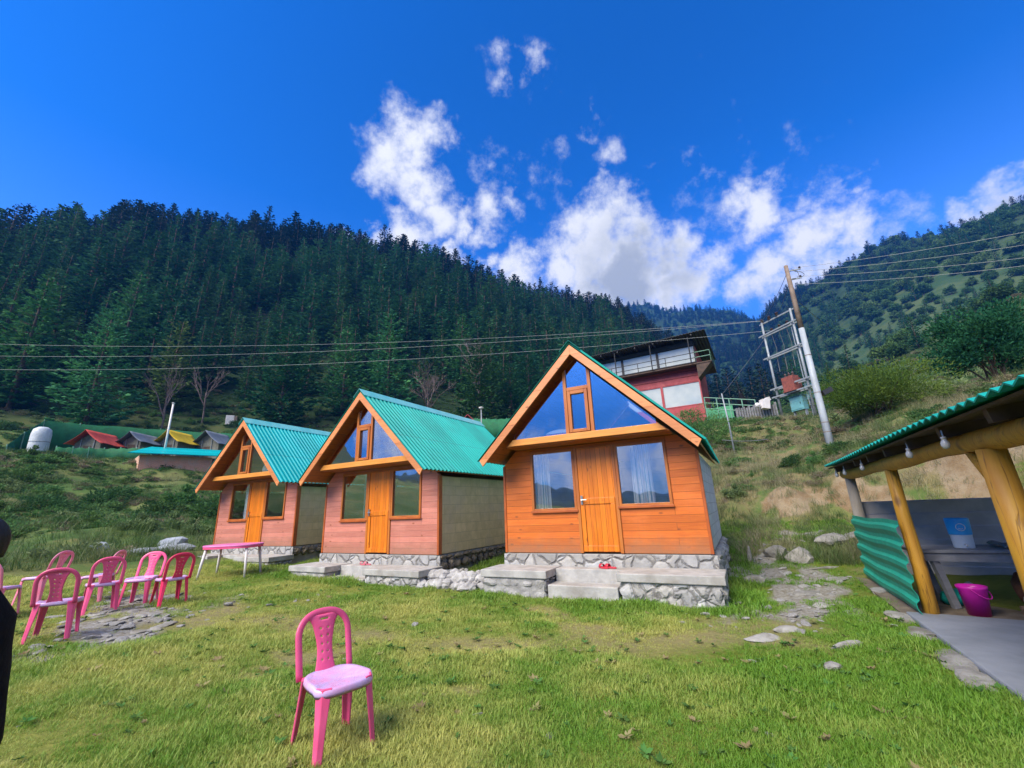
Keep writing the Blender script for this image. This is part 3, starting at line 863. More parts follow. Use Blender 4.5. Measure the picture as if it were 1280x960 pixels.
def cabin(base, yaw, siding, roofmat, sidewall, label, dark_glass=False):
    root = empty('wooden_cabin', base, yaw)
    tag(root, label, 'cabin', 'gabled wooden cabins in a row')
    th = .08
    b = MB()
    b.prism([(0, 0), (.62, 0), (.62, 1.99), (.29, 1.99), (0, 1.70)], 0, th)
    b.box(.62, 1.56, 0, th, 0, .76)
    b.box(2.36, 3.29, 0, th, 0, .79)
    b.prism([(3.29, 0), (CW, 0), (CW, 1.70), (3.50, 1.99), (3.29, 1.99)], 0, th)
    b.box(.62, 3.29, .002, th, 1.93, 1.99)
    b.build('front_wall', siding, root)
    # side and back walls
    for u0 in (0.0, CW - .15):
        MB().box(u0 + (.006 if u0 == 0 else 0), u0 + (.15 if u0 == 0 else .144), th + .002, CD - .152, 0, 1.68).build('side_wall', sidewall, root, bevel=.01)
    MB().prism([(0.02, 0), (CW - .02, 0), (CW - .02, 1.68), (APU, 3.55), (.02, 1.68)], CD - .15, CD).build('back_wall', sidewall, root)
    MB().box(.15, CW - .15, th + .01, CD - .16, -.02, .015).build('floor', M['inner_wood'], root)
    # corner trims
    for u0, u1 in ((-.022, .028), (CW - .028, CW + .022)):
        MB().box(u0, u1, -.016, .1, 0, 1.69).build('corner_trim', M['trim_wood'], root, bevel=.004)
    # loft floor with its front beam
    MB().prism([(.33, 2.0), (3.46, 2.0), (3.36, 2.09), (.43, 2.09)], -DB, CD - .16).build('loft_floor', M['soffit_wood'], root)
    MB().prism([(.40, 2.012), (3.42, 2.012), (3.30, 2.135), (.52, 2.135)], -DB - .045, -DB - .002).build('gable_beam', M['beam_wood'], root, bevel=.004)
    # gable window: frame with its panes
    fr = MB()
    yf0, yf1 = -DB - .02, -DB + .04
    inz = 3.58
    def zin(u):
        return inz - abs(u - APU)
    for (a, c) in ((1.635, 1.70), (2.12, 2.185)):
        fr.prism([(a, 2.137), (c, 2.137), (c, zin(c)), (a, zin(a))], yf0, yf1)
    fr.box(1.702, 2.118, yf0 + .004, yf1 - .004, 2.955, 3.02)
    for (x0, x1, z0, z1) in ((1.712, 1.775, 2.15, 2.945), (2.045, 2.108, 2.15, 2.945), (1.777, 2.043, 2.15, 2.205), (1.777, 2.043, 2.88, 2.945)):
        fr.box(x0, x1, yf0 - .014, yf1 - .02, z0, z1)
    f = fr.build('gable_window', M['frame_wood'], root, bevel=.004)
    g = M['glass_dark'] if dark_glass else M['glass']
    y0 = -DB + .012
    for poly in ([(.53, 2.137), (1.634, 2.137), (1.634, zin(1.634)), (.535, 2.22)], [(2.186, 2.137), (3.26, 2.137), (3.255, 2.22), (2.186, zin(2.186))],
                 [(1.702, 3.022), (2.118, 3.022), (2.118, zin(2.118)), (APU, inz), (1.702, zin(1.702))], [(1.778, 2.206), (2.042, 2.206), (2.042, 2.879), (1.778, 2.879)]):
        MB().prism(poly, y0, y0 + .006).build('pane', g, f)
    # ground floor windows
    for (x0, x1, z0, z1) in ((.62, 1.56, .76, 1.93), (2.36, 3.29, .79, 1.93)):
        w = MB(); t = .05
        w.box(x0 + .001, x0 + t, -.028, th + .01, z0 + .001, z1 - .001); w.box(x1 - t, x1 - .001, -.028, th + .01, z0 + .001, z1 - .001)
        w.box(x0 + t, x1 - t, -.026, th + .008, z0 + .001, z0 + t); w.box(x0 + t, x1 - t, -.026, th + .008, z1 - t, z1 - .001)
        wf = w.build('window', M['frame_wood'], root, bevel=.004)
        MB().box(x0 + t - .003, x1 - t + .003, .01, .016, z0 + t - .003, z1 - t + .003).build('pane', g, wf)
        MB().box(x0 - .02, x1 + .02, -.05, -.03, z0 - .03, z0 + .012).build('sill', M['trim_wood'], wf, bevel=.004)
    # door
    MB().box(1.62, 2.30, -.012, .03, .02, 1.9).build('door_leaf', M['door_wood'], root, bevel=.003)
    dr = [c for c in children_of(root) if c.name.startswith('door_leaf')][0]
    dr.name = 'door'
    tr = MB()
    tr.box(1.63, 2.29, -.03, -.013, .86, .97); tr.box(1.63, 2.29, -.03, -.013, .03, .13)
    tr.box(1.63, 1.71, -.029, -.013, .131, .859); tr.box(2.21, 2.29, -.029, -.013, .131, .859)
    tr.build('door_rail', M['door_wood'], dr, bevel=.004)
    hd = MB(); hd.box(1.645, 1.685, -.05, -.0305, .86, 1.02); hd.tube([(1.665, -.05, .94), (1.665, -.085, .94), (1.77, -.085, .94)], .009)
    hd.build('handle', M['metal'], dr, smooth=False)
    df = MB(); df.box(1.562, 1.618, -.03, th + .01, .001, 1.928); df.box(2.302, 2.358, -.03, th + .01, .001, 1.928); df.box(1.62, 2.3, -.03, th + .01, 1.902, 1.928)
    df.build('door_frame', M['frame_wood'], root, bevel=.004)
    # roof: soffit boards, bargeboards, sheets, cap, rafters
    for s in (-1, 1):
        def pt(t, off, y):           # t along the slope from the apex, off below the sheet
            return Vector((APU + s * (t * .7107 - off * .7035), y, ZA - t * .7035 - off * .7107 + .0))
        vs = []
        for (t, off) in ((.1, .03), (2.85, .03), (2.85, .055), (.1, .055)):
            for y in (-DO + .001, CD + .25):
                vs.append(pt(t, off, y))
        MB().add(vs, [(0, 1, 3, 2), (2, 3, 5, 4), (4, 5, 7, 6), (6, 7, 1, 0), (0, 2, 4, 6), (7, 5, 3, 1)]).build('soffit_board', M['soffit_wood'], root)
        vs = []
        poly = [(APU, ZA + .005), (APU + s * 2.045, ZA - 2.03), (APU + s * 1.975, ZA - 2.145), (APU, ZA - .19)]
        bb = MB().prism(poly, -DO - .035, -DO - .002)
        bb.build('bargeboard', M['barge_wood'], root, bevel=.004)
        roof_sheet(s, CD + DO + .3, roofmat, root)
    cp = MB()
    y0, y1 = -DO - .07, CD + .3
    for s in (-1, 1):
        cp.add([(APU, y0, ZA + .085), (APU, y1, ZA + .085), (APU + s * .2, y1, ZA - .112), (APU + s * .2, y0, ZA - .112)], [(0, 1, 2, 3)])
    cp.build('ridge_cap', M['ridge'] if roofmat is not M['roof_a'] else M['roof_a'], root, solid=.006)
    return root


def stone_face(mb, x0, x1, y, z0, z1, seed, sz=.2, axis='x', dep=.06):
    """irregular stones laid in rough courses, a wall face at y (or x) with real stones"""
    r_ = random.Random(seed)
    z = z0
    while z < z1 - .02:
        h = min(r_.uniform(.6, 1.15) * sz, z1 - z)
        if z1 - z - h < .05:
            h = z1 - z
        x = x0
        while x < x1 - .02:
            w = min(r_.uniform(.8, 1.9) * sz, x1 - x)
            if x1 - x - w < .07:
                w = x1 - x
            c = (x + w / 2, y, z + h / 2)
            s_ = (w / 2 * 1.08, dep * r_.uniform(.7, 1.3), h / 2 * 1.1)
            if axis == 'x':
                mb.rock(c, s_[0], s_[1], s_[2], r_.random(), 0, 2)
            else:
                mb.rock((y, x + w / 2, z + h / 2), s_[1], s_[0], s_[2], r_.random(), 0, 2)
            x += w
        z += h


def platform(base, yaw, gl, label, dark):
    """stone plinth with two concrete slabs and steps in front of a cabin; gl = lawn level below the floor"""
    root = empty('stone_platform', base, yaw)
    tag(root, label, 'platform', 'stone platforms under the cabins')
    b = MB(); b.box(.03, CW - .03, .0, CD - .02, gl - .4, -.012)
    b.build('plinth_core', M['concrete'], root)
    b = MB(); b.box(-.05, CW + .07, -.032, .0, gl, -.014)
    b.build('plinth_front', M['stone'], root, bevel=.02)
    for xx in (-.02, CW + .02):
        b = MB(); stone_face(b, -.0, CD, xx, gl + .1, -.02, 5 + xx, .24, 'y', .09)
        b.build('plinth_side', M['stone_dark'] if dark else M['rock'], root)
    F = -.80
    for (x0, x1, sd) in ((-.14, 1.17, 2), (2.38, 3.95, 3)):
        MB().box(x0, x1, F, -.035, -.34, -.215).build('concrete_slab', M['concrete'], root, bevel=.012)
        b = MB(); b.box(x0 + .06, x1 - .06, F + .035, -.05, gl - .3, -.342)
        stone_face(b, x0 + .02, x1 - .02, F + .06, gl - .08, -.345, sd, .21)
        for xx in (x0 + .06, x1 - .06):
            stone_face(b, F + .05, -.05, xx, gl - .08, -.345, sd + .5, .2, 'y')
        b.build('slab_masonry', M['stone'] if sd == 3 else M['rock'], root)
    MB().box(1.172, 2.378, -.36, -.036, gl - .1, -.225).build('landing', M['concrete'], root, bevel=.012)
    MB().box(1.172, 2.378, -.76, -.362, gl - .1, -.43).build('step', M['concrete'], root, bevel=.015)
    return root


C1 = (Vector((-.239, 9.126, -.829 + EYE)), R(-26.735))
C2 = (Vector((-5.059, 11.65, -.887 + EYE)), R(-28.902))
C3 = (Vector((-9.908, 14.616, -.777 + EYE)), R(-25.941))
cabin(C1[0], C1[1], M['siding_orange'], M['roof_a'], M['block_grey'], 'bright orange wooden cabin with grey block side wall, nearest the shed')
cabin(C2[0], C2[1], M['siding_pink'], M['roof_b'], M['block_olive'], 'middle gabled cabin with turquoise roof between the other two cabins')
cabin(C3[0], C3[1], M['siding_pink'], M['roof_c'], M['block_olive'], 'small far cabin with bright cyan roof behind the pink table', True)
platform(C1[0], C1[1], -.66, 'pale stone plinth with concrete slabs and steps under the orange cabin', False)
platform(C2[0], C2[1], -.42, 'low stone plinth with concrete slabs under the middle cabin', True)
platform(C3[0], C3[1], -.36, 'low stone plinth with concrete slabs under the far cabin', True)

# things inside the cabins
for (C, x, z0, h, w, lb, ph) in ((C1, .84, .78, 1.12, .30, 'white striped curtain at the left pane of the orange cabin', 0),
                                 (C1, 2.80, .80, 1.12, .34, 'white striped curtain behind the right pane of the orange cabin', 1.5),
                                 (C2, 1.42, .78, 1.12, .20, 'pale curtain beside the door of the middle cabin', .6),
                                 (C3, 1.36, .78, 1.12, .22, 'pale curtain beside the door of the far cabin', 2.1)):
    curtain(local(C[0], C[1], x, .075, z0), C[1], w, h, lb, ph)
b = MB()
b.grid(lambda i, j: (1.0 + .95 * i + .0, -.44 + .7 * j, 2.10 + .10 * (min(1, 6 * i, 6 * (1 - i)) ** .5) * (min(1, 6 * j + .15, 6 * (1 - j)) ** .5) + .006 * math.sin(i * 40)), 24, 12)
tag(b.build('mattress', M['pink_mat'], smooth=True, loc=C1[0], rz=C1[1]), 'pink mattress behind the gable glass of the orange cabin', 'mattress')
b = MB()
b.grid(lambda i, j: (1.15 + .5 * i, -.40 + .35 * j, 2.195 + .10 * (max(0, math.sin(math.pi * i)) ** .4) * (max(0, math.sin(math.pi * j)) ** .4)), 16, 10)
tag(b.build('pillow', M['white_cloth'], smooth=True, loc=C1[0], rz=C1[1]), 'pale pillow lying on the pink mattress in the gable', 'pillow')
b = MB(); b.rock((2.75, -.3, 2.26), .3, .16, .16, 4, 0, 3)
tag(b.build('bedding_bundle', M['grey_cloth'], smooth=True, loc=C3[0], rz=C3[1]), 'grey bundle of bedding in the gable of the far cabin', 'bedding')


def slippers(C, x, y, z, mt, lb, rz0):
    for k, dx in enumerate((0, .11)):
        t = empty('slipper', local(C[0], C[1], x + dx, y + .03 * k, z), C[1] + rz0 + .3 * k)
        tag(t, lb[k], 'slipper', 'slippers left on the cabin steps')
        pts = [(math.cos(a) * .045 * (1 + .15 * math.sin(a)), math.sin(a) * .13) for a in np.linspace(0, 6.283, 18)[:-1]]
        MB().prismz(pts, 0.0, .025).build('sole', mt, t, bevel=.006)
        MB().grid(lambda i, j: (.047 * math.cos(math.pi * i), .02 + .06 * j, .02 + .05 * math.sin(math.pi * i)), 10, 3).build('strap', mt, t, smooth=True, solid=.006)


slippers(C1, 2.02, -.22, -.222, M['red_rubber'], ('red slipper on the step of the orange cabin, left of its pair', 'red slipper on the step of the orange cabin, right of its pair'), .9)
slippers(C2, 1.75, -.22, -.222, M['pink_rubber'], ('dull pink slipper on the middle cabin step, left of its pair', 'dull pink slipper on the middle cabin step, right of its pair'), 1.2)

# rubble wall and loose gravel ledge joining the first two platforms
b = MB()
pA, pB = local(C2[0], C2[1], 4.0, -.6, 0), local(C1[0], C1[1], -.25, -.62, 0)
for k in range(46):
    t = k / 45
    q = pA.lerp(pB, t)
    for L in range(2):
        x, y = q.x + random.uniform(-.1, .1) + (.12 if L else 0), q.y + random.uniform(-.08, .08) + (.22 if L else 0)
        s = random.uniform(.09, .19)
        b.rock((x, y, gz(x, y) + s * .4 + L * .12), s, s * .8, s * .65, random.random(), random.uniform(0, 3), 2)
for k in range(140):
    t = random.random(); q = pA.lerp(pB, t); x, y = q.x + random.uniform(-.2, .5), q.y + random.uniform(.1, 1.0)
    s = random.uniform(.03, .09)
    b.rock((x, y, gz(x, y) + .12), s, s, s * .7, random.random(), 0, 1)
tag(b.build('rubble_wall', M['rock']), 'low rubble wall of loose grey stones between the two nearer cabins', 'wall')

# ------------------------------------------------------------------ plastic chairs and the oval table
M['chair_pink'] = simple('pink_plastic', (.86, .115, .275), (.8, .09, .235), .33, 5, spec=.5, rnd=.12)
M['chair_seat'] = simple('worn_pink_plastic', (.68, .33, .58), (.54, .46, .78), .28, 7, spec=.6, lo=.3, hi=.75)  # faded pink, with the lavender sky reflection put into the seat colour
M['table_pink'] = simple('table_pink_plastic', (.84, .17, .45), (.8, .24, .52), .35, 4, spec=.5)
M['chair_red'] = simple('red_pink_plastic', (.82, .04, .13), (.74, .03, .11), .35, 5)
M['chair_pale'] = simple('faded_pink_plastic', (.86, .19, .31), (.8, .26, .38), .38, 5)


def sweep_flat(mb, pts, nrm, w, t):
    """flat strip section (w in plane, t along nrm) swept along pts"""
    pts = [Vector(p) for p in pts]
    vs = []; n = len(pts)
    for i, p in enumerate(pts):
        d = (pts[min(i + 1, n - 1)] - pts[max(i - 1, 0)]).normalized()
        nn = Vector(nrm); nn = (nn - d * nn.dot(d)).normalized()
        x = d.cross(nn)
        ww = w[i] if isinstance(w, list) else w
        for (a, c) in ((-1, -.35), (-.6, -1), (.6, -1), (1, -.35), (1, .35), (.6, 1), (-.6, 1), (-1, .35)):
            vs.append(p + x * (a * ww / 2) + nn * (c * t / 2))
    fs = []
    for i in range(n - 1):
        for k in range(8):
            fs.append((i * 8 + k, i * 8 + (k + 1) % 8, (i + 1) * 8 + (k + 1) % 8, (i + 1) * 8 + k))
    fs += [tuple(range(7, -1, -1)), tuple((n - 1) * 8 + k for k in range(8))]
    mb.add(vs, fs)


def back_y(z):
    return .185 + (z - .42) * .27


def make_chair(name, label, mt):
    root = empty('plastic_chair', (0, 0, 0))
    tag(root, label, 'chair', 'pink plastic chairs')
    # dished seat with a rolled rim
    n = 40; vs = []; fs = []
    rings = [(0.0, -.022), (.35, -.019), (.7, -.008), (.88, .003), (.96, .006), (1.0, -.002), (1.02, -.022), (1.0, -.045), (.975, -.03)]
    for (q, dz) in rings:
        for k in range(n):
            a = 2 * math.pi * k / n
            cx, cy = math.cos(a), math.sin(a)
            e = .62
            sx = math.copysign(abs(cx) ** e, cx); sy = math.copysign(abs(cy) ** e, cy)
            hw = .205 - .022 * sy
            vs.append((sx * hw * q, sy * .205 * q - .005, .43 + dz - (.016 if sy < -.6 else 0) * q * q))
    for i in range(len(rings) - 1):
        for k in range(n):
            fs.append((i * n + k, i * n + (k + 1) % n, (i + 1) * n + (k + 1) % n, (i + 1) * n + k))
    MB().add(vs, fs).build('seat', M['chair_seat'], root, smooth=True)
    # arch of the backrest
    pts = []
    for z in np.linspace(.40, .66, 7):
        pts.append((-.185 - .012 * (z - .4), back_y(z), z))
    for a in np.linspace(math.pi, 0, 17)[1:-1]:
        z = .66 + .15 * math.sin(a)
        x = .188 * math.copysign(abs(math.cos(a)) ** .8, math.cos(a))
        pts.append((x, back_y(z), z))
    for z in np.linspace(.66, .40, 7):
        pts.append((.185 + .012 * (z - .4), back_y(z), z))
    b = MB(); sweep_flat(b, pts, (0, -1, .27), .046, .024)
    b.build('backrest_frame', mt, root, smooth=True)
    # central splat with two rows of holes
    nu, nv = 11, 30; b = MB(); vs = []; fs = []
    for j in range(nv + 1):
        t = j / nv; z = .415 + t * .375
        hw = .078 - .022 * math.sin(min(1, t / .75) * math.pi) + .06 * max(0, (t - .72) / .28) ** 2
        for i in range(nu + 1):
            u = i / nu * 2 - 1
            vs.append((u * hw, back_y(z) - .012 * (1 - u * u) + .003, z))
    for j in range(nv):
        for i in range(nu):
            hole = (i in (3, 7) and j % 4 == 2 and 3 < j < 25) or (3 < i < 7 and j == 27)
            if not hole:
                fs.append((j * (nu + 1) + i, j * (nu + 1) + i + 1, (j + 1) * (nu + 1) + i + 1, (j + 1) * (nu + 1) + i))
    b.add(vs, fs).build('back_splat', mt, root, smooth=True, solid=.008)
    # four flared legs, each with an angled section
    for (sx, sy) in ((-1, -1), (1, -1), (1, 1), (-1, 1)):
        b = MB(); vs = []
        for (t, w, th) in ((0, .115, .032), (.1, .105, .032), (.5, .08, .028), (1, .062, .024)):
            z = .425 * (1 - t)
            c = Vector((sx * (.162 + .03 * t), sy * (.155 + .042 * t) - .005, z))
            o_ = Vector((sx, sy, 0)).normalized(); tg = Vector((-o_.y, o_.x, 0))
            for (a, d_) in ((-1, -1.0), (0, .5), (1, -1.0), (.8, -1.9), (0, -.6), (-.8, -1.9)):
                vs.append(c + tg * (a * w / 2) + o_ * (d_ * th / 2 + .012))
        fs = []
        for i in range(3):
            for k in range(6):
                fs.append((i * 6 + k, i * 6 + (k + 1) % 6, (i + 1) * 6 + (k + 1) % 6, (i + 1) * 6 + k))
        fs += [(5, 4, 3, 2, 1, 0), tuple(18 + k for k in range(6))]
        b.add(vs, fs).build('leg', mt, root, smooth=False, bevel=.006)
    return root


def set_mat(root, mt, names=('backrest_frame', 'back_splat', 'leg')):
    for c in children_of(root):
        if c.name.split('.')[0] in names:
            c.data = c.data.copy(); c.data.materials[0] = mt


proto = make_chair('plastic_chair', 'pink plastic chair standing alone at the front of the lawn', M['chair_pink'])
proto.location = (-1.33, 3.47, gz(-1.33, 3.47)); proto.rotation_euler.z = R(47)
KIDS = [(c, []) for c in children_of(proto)]
CHAIRS = [  # x, y, facing, material, label
    (-5.85, 5.88, 212, 'chair_pink', 'pink chair with its back to the lawn, beside the dark figure'),
    (-8.35, 8.0, 275, 'chair_pale', 'pale pink chair behind the chair beside the dark figure'),
    (-7.65, 8.3, 285, 'chair_pale', 'faded pink chair turned sideways at the back of the chair group'),
    (-6.75, 7.45, 228, 'chair_pink', 'pink chair turned away, between the faded chair and the bright one'),
    (-6.62, 8.05, 15, 'chair_pink', 'pink chair second nearest to the oval table, facing the lawn'),
    (-5.98, 7.9, 236, 'chair_red', 'deep red-pink chair nearest to the oval table'),
    (-7.9, 6.95, 190, 'chair_pale', 'pale pink chair mostly hidden behind the dark figure'),
]
mats_done = {}
for (x, y, rz, mk, lb) in CHAIRS:
    c = dup(proto, (x, y, gz(x, y)), R(rz), lb, kids=KIDS)
    if mk != 'chair_pink':
        for ch in children_of(c):
            k = ch.name.split('.')[0]
            if k in ('backrest_frame', 'back_splat', 'leg'):
                key = (ch.data.name.split('.')[0], mk) if k != 'leg' else (ch.data.name, mk)
                if key not in mats_done:
                    mats_done[key] = ch.data.copy(); mats_done[key].materials[0] = M[mk]
                ch.data = mats_done[key]

tx, ty = -6.95, 11.0
tz = gz(tx, ty)
t = empty('oval_table', (tx, ty, tz), R(4))
tag(t, 'oval pink plastic table on pale legs in front of the cabins', 'table')
pts = [(math.copysign(abs(math.cos(a)) ** .7, math.cos(a)) * .64, math.copysign(abs(math.sin(a)) ** .8, math.sin(a)) * .46) for a in np.linspace(0, 2 * math.pi, 49)[:-1]]
b = MB(); b.prismz(pts, .695, .735); b.build('tabletop', M['table_pink'], t, bevel=.012)
b = MB(); b.prismz([(p[0] * .985, p[1] * .985) for p in pts], .655, .694); b.build('apron', M['chair_pink'], t)
for (sx, sy) in ((-1, -1), (1, -1), (1, 1), (-1, 1)):
    b = MB(); b.tube([(sx * .46, sy * .3, .66), (sx * .5, sy * .34, .3), (sx * .53, sy * .37, 0)], [.034, .03, .024], 10)
    b.build('leg', M['white_plastic'], t, smooth=True)

# ------------------------------------------------------------------ person at the edge of the lawn
M['black_cloth'] = simple('black_cloth', (.006, .006, .009), (.010, .010, .014), .9, 14, .3, spec=.15)
M['skin'] = simple('skin', (.34, .19, .125), (.31, .165, .11), .5, 9)
M['hair'] = simple('black_hair', (.008, .007, .007), (.015, .012, .01), .5, 30, .3, (1, 1, .2))
M['shoe'] = simple('dark_shoe', (.03, .03, .035), (.02, .02, .02), .6, 9)


def skin_body(name, joints, edges, root_i, mats, mat_of, parent=None, loc=(0, 0, 0), rz=0.0):
    me = bpy.data.meshes.new(name)
    me.from_pydata([j[0] for j in joints], edges, [])
    o = bpy.data.objects.new(name, me)
    COL.objects.link(o)
    md = o.modifiers.new('skin', 'SKIN'); md.use_smooth_shade = True; md.branch_smoothing = .6
    for i, j in enumerate(joints):
        sv = me.skin_vertices[0].data[i]
        r_ = j[1]
        sv.radius = r_ if isinstance(r_, tuple) else (r_, r_)
        sv.use_root = (i == root_i)
    ms = o.modifiers.new('sub', 'SUBSURF'); ms.levels = 2; ms.render_levels = 2
    dg = bpy.context.evaluated_depsgraph_get()
    dg.update()
    m2 = bpy.data.meshes.new_from_object(o.evaluated_get(dg))
    m2.name = name
    o.modifiers.clear(); o.data = m2
    m2.materials.clear()
    for mt in mats:
        m2.materials.append(mt)
    for f in m2.polygons:
        f.material_index = mat_of(f.center); f.use_smooth = True
    o.location = loc; o.rotation_euler.z = rz
    if parent:
        o.parent = parent
    return o


def standing_person(loc, rz, label, H=1.58, arm_out=0.05, detail=True):
    """faces local -y; z=0 at the soles"""
    k = H / 1.7
    J = []; E = []

    def lean(z):
        return .07 * min(1, max(0, (1.42 - z) / .5)) * min(1, max(0, z / .8))

    def j(p, r_, frm=None):
        p = (p[0], p[1] + lean(p[2]), p[2])
        J.append((tuple(c * k for c in p), tuple(x * k for x in r_) if isinstance(r_, tuple) else r_ * k))
        if frm is not None:
            E.append((frm, len(J) - 1))
        return len(J) - 1
    pel = j((0, .01, .93), (.165, .115))
    wa = j((0, .0, 1.08), (.145, .10), pel)
    ch = j((0, .01, 1.27), (.165, .115), wa)
    nb = j((0, .02, 1.41), (.085, .075), ch)
    nk = j((0, .012, 1.47), (.052, .055), nb)
    hd = j((0, -.005, 1.55), (.076, .090), nk)
    ht = j((0, .005, 1.63), (.076, .09), hd)
    j((0, .01, 1.675), (.045, .055), ht)
    for s in (-1, 1):
        sh = j((s * .155, .02, 1.375), .068, nb)
        el = j((s * (.205 + arm_out), .055, 1.11), .05, sh)
        fa = j((s * (.215 + arm_out), .02, .98), .042, el)
        wr = j((s * (.2 + arm_out), -.06, .87), .029, fa)
        hn = j((s * (.195 + arm_out), -.085, .81), (.022, .036), wr)
        for q, (dy, L, dx) in enumerate(((-.028, .075, 0), (-.01, .083, .002), (.008, .078, .002), (.024, .062, 0))):
            a = j((s * (.193 + arm_out + dx), -.095 + dy, .775), .0095, hn)
            c = j((s * (.186 + arm_out), -.105 + dy, .775 - L * .55), .009, a)
            j((s * (.172 + arm_out), -.108 + dy, .775 - L), .0075, c)
        th = j((s * (.178 + arm_out), -.125, .80), .012, hn)
        j((s * (.168 + arm_out), -.142, .765), .009, th)
        hp = j((s * .09, .0, .86), (.1, .105), pel)
        kn = j((s * .10, -.015, .49), .062, hp)
        cf = j((s * .105, .02, .32), .058, kn)
        an = j((s * .11, .025, .09), .042, cf)
        ft = j((s * .115, -.05, .045), (.045, .04), an)
        j((s * .12, -.15, .032), (.04, .026), ft)

    def mat_of(c):
        z = c.z / k
        if z > 1.455:
            return 1
        if z < .84 and abs(c.x) / k > .207 and z > .6:
            return 1
        if z < .085:
            return 2
        return 0
    root = empty('person', loc, rz)
    tag(root, label, 'person')
    skin_body('body', J, E, pel, [M['black_cloth'], M['skin'], M['shoe']], mat_of, root)
    # hair: cap over the skull, longer at the back
    b = MB()

    def hair(i, jj):
        a = 2 * math.pi * i; e = jj
        th_ = math.pi * .5 - e * 2.0
        fr_ = max(0, -math.sin(a))            # front side (local -y)
        th_ = max(th_, math.pi * .5 - 2.0 * e * (1 - .55 * fr_))
        rr = .098 * k * (1 + .06 * math.sin(7 * a) * e)
        z = 1.6 * k + math.sin(th_) * .108 * k
        if th_ < 0:
            z = 1.6 * k + th_ * .16 * k
        cr_ = math.cos(max(th_, -.5))
        return (cr_ * rr * math.cos(a) * .86, .012 * k + cr_ * rr * math.sin(a), z)
    b.grid(hair, 28, 12)
    b.build('hair', M['hair'], root, smooth=True, solid=.012)
    # loose jacket over the torso
    b = MB()

    def jack(i, jj):
        a = 2 * math.pi * i; z = .74 + .68 * jj
        w = .185 - .02 * math.sin(jj * 3) - .10 * max(0, jj - .8) / .2 * .6
        d = .155 - .06 * max(0, jj - .8) / .2
        wr_ = 1 + .03 * math.sin(5 * a + 9 * jj) + .02 * math.sin(17 * jj)
        return (w * k * math.cos(a) * wr_, (.01 + lean(z)) * k + d * k * math.sin(a) * wr_, z * k)
    b.grid(jack, 26, 10)
    b.build('jacket', M['black_cloth'], root, smooth=True, solid=.01)
    if detail:
        f = MB()
        for s in (-1, 1):
            f.lathe([(.001, -.008), (.011, -.005), (.013, 0), (.011, .005), (.001, .008)], 10, (s * .032 * k, -.083 * k, 1.575 * k), False)
        f.build('eye', M['hair'], root, smooth=True)
        f = MB(); f.rock((0, -.096 * k, 1.545 * k), .014, .02, .026, 3, 0, 2); f.build('nose', M['skin'], root, smooth=True)
        f = MB(); f.rock((0, -.082 * k, 1.505 * k), .024, .008, .007, 8, 0, 2); f.build('mouth', M['pink_rubber'], root, smooth=True)
        for s in (-1, 1):
            f = MB(); f.rock((s * .075 * k, .01 * k, 1.56 * k), .012, .022, .034, 5, 0, 2); f.build('ear', M['skin'], root, smooth=True)
    return root


PQ = at(10, 720, 2.7)
PERSON = (PQ.x - .076, PQ.y - .094)
standing_person((PERSON[0], PERSON[1], gz(*PERSON)), R(-37), 'person in black with dark hair standing beside the pink chairs', 1.5)

# ------------------------------------------------------------------ open shed on the right
M['log'] = logmat('yellow_log', (.60, .31, .03), (.47, .21, .018), (.16, .07, .015), (.36, .16, .03))
M['log_grey'] = simple('grey_log', (.4, .35, .28), (.27, .23, .18), .75, 5, .4, (1, 1, .25))
M['tin_dark'] = simple('dark_tin', (.46, .43, .40), (.36, .34, .32), .5, 3, 0, c=(.5, .47, .43))
M['old_wood'] = simple('old_wood', (.3, .3, .31), (.19, .19, .2), .7, 4, .4, (.2, 1, 1))
M['bucket'] = simple('magenta_plastic', (.75, .02, .42), (.66, .015, .36), .35, 5)
M['blue_plastic'] = simple('blue_plastic', (.05, .45, .92), (.04, .4, .85), .35, 5)
M['clear_plastic'] = simple('pale_plastic', (.8, .86, .92), (.72, .8, .9), .3, 5)
M['bulb'] = simple('white_bulb', (.6, .6, .62), (.5, .5, .52), .2, 5)
M['black_plastic'] = simple('black_plastic', (.02, .02, .02), (.03, .03, .03), .4, 5)
M['firewood'] = simple('firewood', (.28, .17, .09), (.17, .1, .055), .85, 6, .4)
M['brown_sack'] = simple('brown_sack', (.22, .085, .035), (.14, .05, .02), .85, 6, .4)
M['grey_sack'] = simple('pale_sack', (.46, .47, .5), (.36, .37, .41), .8, 6, .4)
M['cream'] = simple('cream_log', (.62, .52, .36), (.5, .4, .26), .7, 6, .3)

S0 = Vector((5.1, 5.93, 0)); SD = Vector((.469, .883, 0)).normalized(); SN = Vector((SD.y, -SD.x, 0))      # front line and inward direction


def sp(a, n, z):
    q = S0 + SD * a + SN * n
    return Vector((q.x, q.y, z))


shed = empty('open_shed', (S0.x, S0.y, 0))
tag(shed, 'open log shed with green tin roof beside the lawn', 'shed')


def sadd(mb, name, mt, **kw):
    o = mb.build(name, mt, shed, **kw)
    o.matrix_parent_inverse = Matrix.Translation((-S0.x, -S0.y, 0))
    return o


